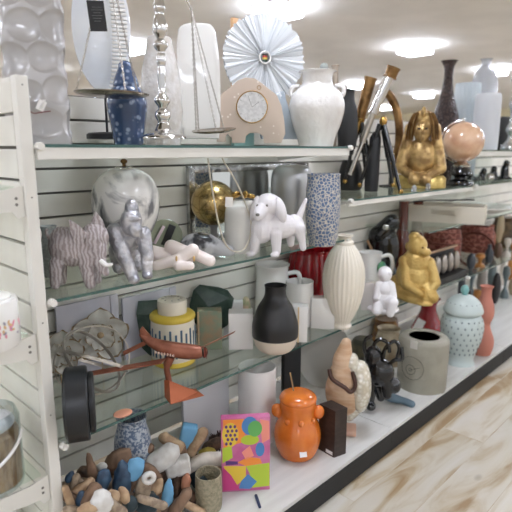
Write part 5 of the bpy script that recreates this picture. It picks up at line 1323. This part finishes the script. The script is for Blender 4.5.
for k in range(7):
    z = zz0+(zz1-zz0)*(k+.5)/7
    for q in range(20):
        a = 2*PI*(q+.5*(k % 2))/20; rr = rz_at(z); 
        ell(bm, (rr*math.cos(a), rr*math.sin(a), z), (.0022, .0052, .0075), rot=(0, 0, a), seg=8, rings=6)
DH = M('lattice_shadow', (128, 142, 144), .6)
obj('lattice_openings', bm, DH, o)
lid = LP('lid', o, sp, [(16, 313), (18.5, 311), (18, 307), (15, 301), (9, 296), (4, 294.5)], bpy.data.materials['celadon'])
bm = nb()
for q in range(18):
    a = 2*PI*q/18; ell(bm, (15.2*sp.s*math.cos(a), 15.2*sp.s*math.sin(a), sp.h(302)), (.0025, .005, .006), rot=(0, 0, a), seg=8, rings=6)
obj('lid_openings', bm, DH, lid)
LP('finial', o, sp, [(2.5, 295), (3, 293), (4, 290), (3, 286.5), (1, 285)], M('teal_finial', (120, 170, 168), .3), sm=2)
# terracotta bottle vase
sp = Spot(481, ZB, bot=356, r=8)
V('terracotta_vase', 'matte terracotta double gourd bottle vase right of the lattice jar', 'vase', sp, [(8.5, 353), (10.5, 346), (10.5, 338), (7, 329), (6, 323), (8.5, 315), (8, 305), (5, 296), (5, 289), (6.5, 286)], M('terracotta', (186, 120, 102), .6))
# black cat-like tangle + slate paw
sp = Spot(377, ZB, bot=409, r=0)
P = [('e', 378, 372, 0, 14, 11, 15), ('e', 371, 358, 2, 9, 9, 12), ('c', 370, 378, -2, 6, 370, 398, -4, 4.5), ('e', 371, 403, -8, 5, 7, 4), ('c', 384, 378, -2, 6, 386, 392, -4, 4.5), ('c', 376, 390, 8, 6, 380, 400, 6, 4), ('e', 392, 384, 0, 7, 7, 8)]
o = remesh('black_creature', blob(sp, P), BLACKG, .003, loc=sp.loc, rz=sp.rz, sm=3)
tag(o, 'glossy black creature figurine with curling tendrils on its back', 'figurine')
for pts in (((368, 362, 0), (362, 350, -2), (363, 340, -3), (369, 335, -3)), ((374, 356, 0), (371, 345, -3), (376, 338, -4), (384, 341, -4), (386, 350, -3)), ((380, 360, 0), (382, 348, 0), (390, 340, 0), (395, 346, 0), (393, 358, 0)), ((385, 366, 0), (391, 358, -2), (398, 356, -2), (397, 345, 0))):
    obj('tendril', tube(nb(), spline([(sp.x(a), d*sp.s, sp.h(b)) for a, b, d in pts], 5), 1.9*sp.s, 8), BLACKG, o)
sp = Spot(400, ZB, bot=404, r=0)
P = [('c', 386, 398, 4, 3.6, 411, 401, -3, 3.6), ('e', 398, 400, 0, 14, 5, 3.2)]
tag(remesh('slate_paddle', blob(sp, P), M('slate_blue', (92, 112, 124), .5), .003, loc=sp.loc, rz=sp.rz, sm=4), 'flat slate blue stone bar lying in front of the grey canister', 'stone')
# cream vase with terracotta mouth, amber glass behind
sp = Spot(387, ZB, Y=1.42)
V('cream_mottled_vase', 'cream mottled vase with terracotta coloured mouth behind the black creature', 'vase', sp, [(12, 388), (14, 370), (14, 352), (12, 338), (10, 331), (11.5, 328)], M('cream_mottle', (190, 176, 150), .5, col2=(150, 132, 106), scale=14), t=.006)
sp = Spot(385, ZB, Y=1.62)
V('amber_vase', 'amber gold glass vase at the back under the shelf edge', 'vase', sp, [(12, 370), (14, 350), (13, 330), (11, 318)], M('amber_glass', (150, 108, 54), .15, .3, coat=.5, col2=(100, 66, 34), scale=16), open_=False)
sp = Spot(362, ZB, Y=1.58)
V('olive_jar', 'dark olive jar behind the black creature, next to the wooden bird', 'jar', sp, [(12, 390), (15, 375), (15, 355), (11, 342), (8, 338)], M('olive_dark', (94, 88, 66), .4, col2=(60, 56, 46), scale=20), open_=False)

# ================================================================== END PANEL SHELVES, left edge
Z_2 = ES[1]; Z_3 = ES[2]
c = Vector((.36, 1.52, Z_2))
def ypx(px, X, z):   # Y so that column px is seen at X
    a = px-256   # a*depth = F*(X sin - Y cos)
    c0 = X*math.cos(AZ)*math.cos(TH)-(z-ZC)*math.sin(TH); c1 = math.sin(AZ)*math.cos(TH)
    return (F*X*math.sin(AZ)-a*c0)/(F*math.cos(AZ)+a*c1)
Xc = .405; Yc = ypx(-9, Xc, Z_2)
t = empty('floral_canister', 'white ceramic lidded canister with pink and grey flowers at the left edge', 'canister', (Xc, Yc, Z_2), math.atan2(Yc, Xc)-PI/2)
s = depth((Xc, Yc, Z_2))/F; rr = 28*s; h = zat(Xc, Yc, 299)-Z_2
obj('body', lathe(nb(), [(0, 0), (rr*.93, 0), (rr, .006), (rr, h-.004), (rr*.97, h), (0, h)], 64), WHITECER, t)
obj('lid', lathe(nb(), [(0, h), (rr*.8, h), (rr*.8, h+.006), (rr*.3, h+.012), (rr*.25, h+.022), (0, h+.024)], 48), WHITECER, t)
fm = {'pink_petal': M('pink_petal', (220, 140, 160), .4), 'grey_leaf': M('grey_leaf', (150, 146, 158), .4), 'ochre_leaf': M('ochre_leaf', (212, 176, 130), .4)}
rd = random.Random(3)
for k in range(46):
    nm = rd.choice(list(fm)); u = rd.uniform(-.4, 1.5); vv = h*rd.choice((rd.uniform(.30, .42), rd.uniform(.42, .60), rd.uniform(.40, .56)))
    bm = nb(); ell(bm, (0, 0, 0), (.0055, .0006, .0032), rot=(0, rd.uniform(0, 3), 0), seg=10, rings=6)
    for v in bm.verts: v.co = Euler((0, 0, u)).to_matrix() @ (v.co+Vector((0, -rr-.0002, vv)))
    obj(nm, bm, fm[nm], t)
Xc = .395; Yc = ypx(-7, Xc, Z_3)
s = depth((Xc, Yc, Z_3))/F; rr = 30*s; h = zat(Xc, Yc, 412)-Z_3
t = empty('glass_jar', 'clear glass jar filled with tan wood shavings and a white strap, left edge', 'jar', (Xc, Yc, Z_3), math.atan2(Yc, Xc)-PI/2)
obj('glass', lathe(nb(), [(0, 0), (rr*.95, 0), (rr, .01), (rr, h*.9), (rr*.9, h), (rr*.87, h), (rr*.97, h*.9), (rr*.97, .012), (0, .006)], 56), GLASS_CLEAR, t)
obj('filling', lathe(nb(), [(0, .008), (rr*.93, .012), (rr*.93, h*.72), (rr*.4, h*.78), (0, h*.78)], 48), M('wood_shavings', (188, 150, 108), .8, col2=(150, 112, 76), scale=60, bump=.8, bscale=90, stretch=(1, 1, .3)), t)
obj('white_fluff', ell(nb(), (0, 0, h*.84), (rr*.85, rr*.85, h*.12)), M('fluff', (226, 226, 232), .9, bump=.8, bscale=90), t)
bm = nb(); tube(bm, [(rr*1.01*math.sin(a), -rr*1.01*math.cos(a), h*(.25+.45*(a+.6)/2.0)) for a in [-.6+2.0*k/14 for k in range(15)]], .0045, 8); obj('strap', bm, WHITEMATTE, t)
Xc = .42; z4 = .12
Yc = 1.48
# grey round thing under second bracket
Xc = .40; zq = Z_3; 
# low white cloth bundle below lowest bracket
sp0 = Vector((.40, 1.50, ES[2]-.25))
end_shelf('bracket shelf below the glass jar, only its goods just showing', ES[2]-.26)
bm = nb(); ell(bm, (0, 0, .07), (.09, .11, .068))
for v in bm.verts: v.co += v.co.normalized()*.010*noise.noise(v.co*18)
o = obj('white_cloth_bundle', bm, WHITEMATTE, loc=(.40, 1.52, ES[2]-.26)); tag(o, 'white folded cloth bundle at bottom left corner under the lowest bracket', 'cloth')

# ================================================================== the store beyond
SHG = M('far_shelving', (206, 200, 190), .6)
GOODS = [M('far_goods_'+n, c, .6) for n, c in (('pink', (214, 150, 160)), ('cream', (226, 214, 190)), ('blue', (130, 150, 176)), ('brown', (140, 108, 84)), ('white', (228, 226, 222)), ('dark', (70, 66, 66)), ('yellow', (216, 190, 120)), ('green', (136, 152, 124)))]
GN = ['pink', 'cream', 'blue', 'brown', 'white', 'dark', 'yellow', 'green']
rd = random.Random(31)
for gi, (x, y, L, where) in enumerate(((7.0, 4.6, 4.0, 'near'), (9.5, 7.2, 5.0, 'middle'), (13.0, 6.0, 5.0, 'far'), (12.5, 9.8, 6.0, 'farthest'), (5.0, 8.5, 5.0, 'leftmost'))):
    t = empty('store_gondola', 'cream double-sided gondola standing '+where+' in the store beyond the shelving', 'shelving', (x, y, 0), 0, 'gondolas in the store beyond')
    bm = nb(); box(bm, (0, 0, .75), (L, .06, 1.5), .003); obj('panel', bm, SHG, t, smooth=False)
    for z in (.15, .6, 1.0, 1.38):
        bm = nb(); box(bm, (0, 0, z), (L, .8, .03), .003); obj('shelf_board', bm, SHG, t, smooth=False)
    n = 9
    for q in range(n):
        gc = rd.randrange(8); hh = rd.uniform(.12, .34); w = rd.uniform(.07, .14); px = x-L/2+L*(q+.5)/n; bm = nb(); kk = rd.randrange(3)
        if kk == 0: box(bm, (0, 0, hh/2), (w*2, w, hh), .005)
        else: lathe(bm, [(0, 0), (w*.6, 0), (w, hh*.35), (w*.8, hh*.65), (w*.35, hh*.85), (w*.45, hh), (0, hh)], 20)
        lb = GN[gc]+(' box' if kk == 0 else ' vase')+' on top of the '+where+' gondola in the store beyond'
        tag(obj('far_box' if kk == 0 else 'far_vase', bm, GOODS[gc], loc=(px, y-.2+.01*(q % 3), 1.395)), lb, 'box' if kk == 0 else 'vase', lb)
# ------------------------------------------------------------------ camera, world, light
cam = bpy.data.cameras.new('camera'); co = bpy.data.objects.new('camera', cam); C.objects.link(co)
cam.lens = 36*F/512; cam.sensor_width = 36; cam.sensor_fit = 'HORIZONTAL'
co.location = (0, 0, ZC); co.rotation_euler = (PI/2-TH, 0, AZ-PI/2); cam.clip_start = .05
cam.dof.use_dof = True; cam.dof.focus_distance = 1.75; cam.dof.aperture_fstop = 2.8
scn.camera = co
w = bpy.data.worlds.new('world'); scn.world = w; w.use_nodes = True
w.node_tree.nodes['Background'].inputs[0].default_value = (.96, .98, 1, 1); w.node_tree.nodes['Background'].inputs[1].default_value = .85
scn.view_settings.view_transform = 'Standard'; scn.view_settings.look = 'None'; scn.view_settings.exposure = 0.0; scn.view_settings.gamma = 1
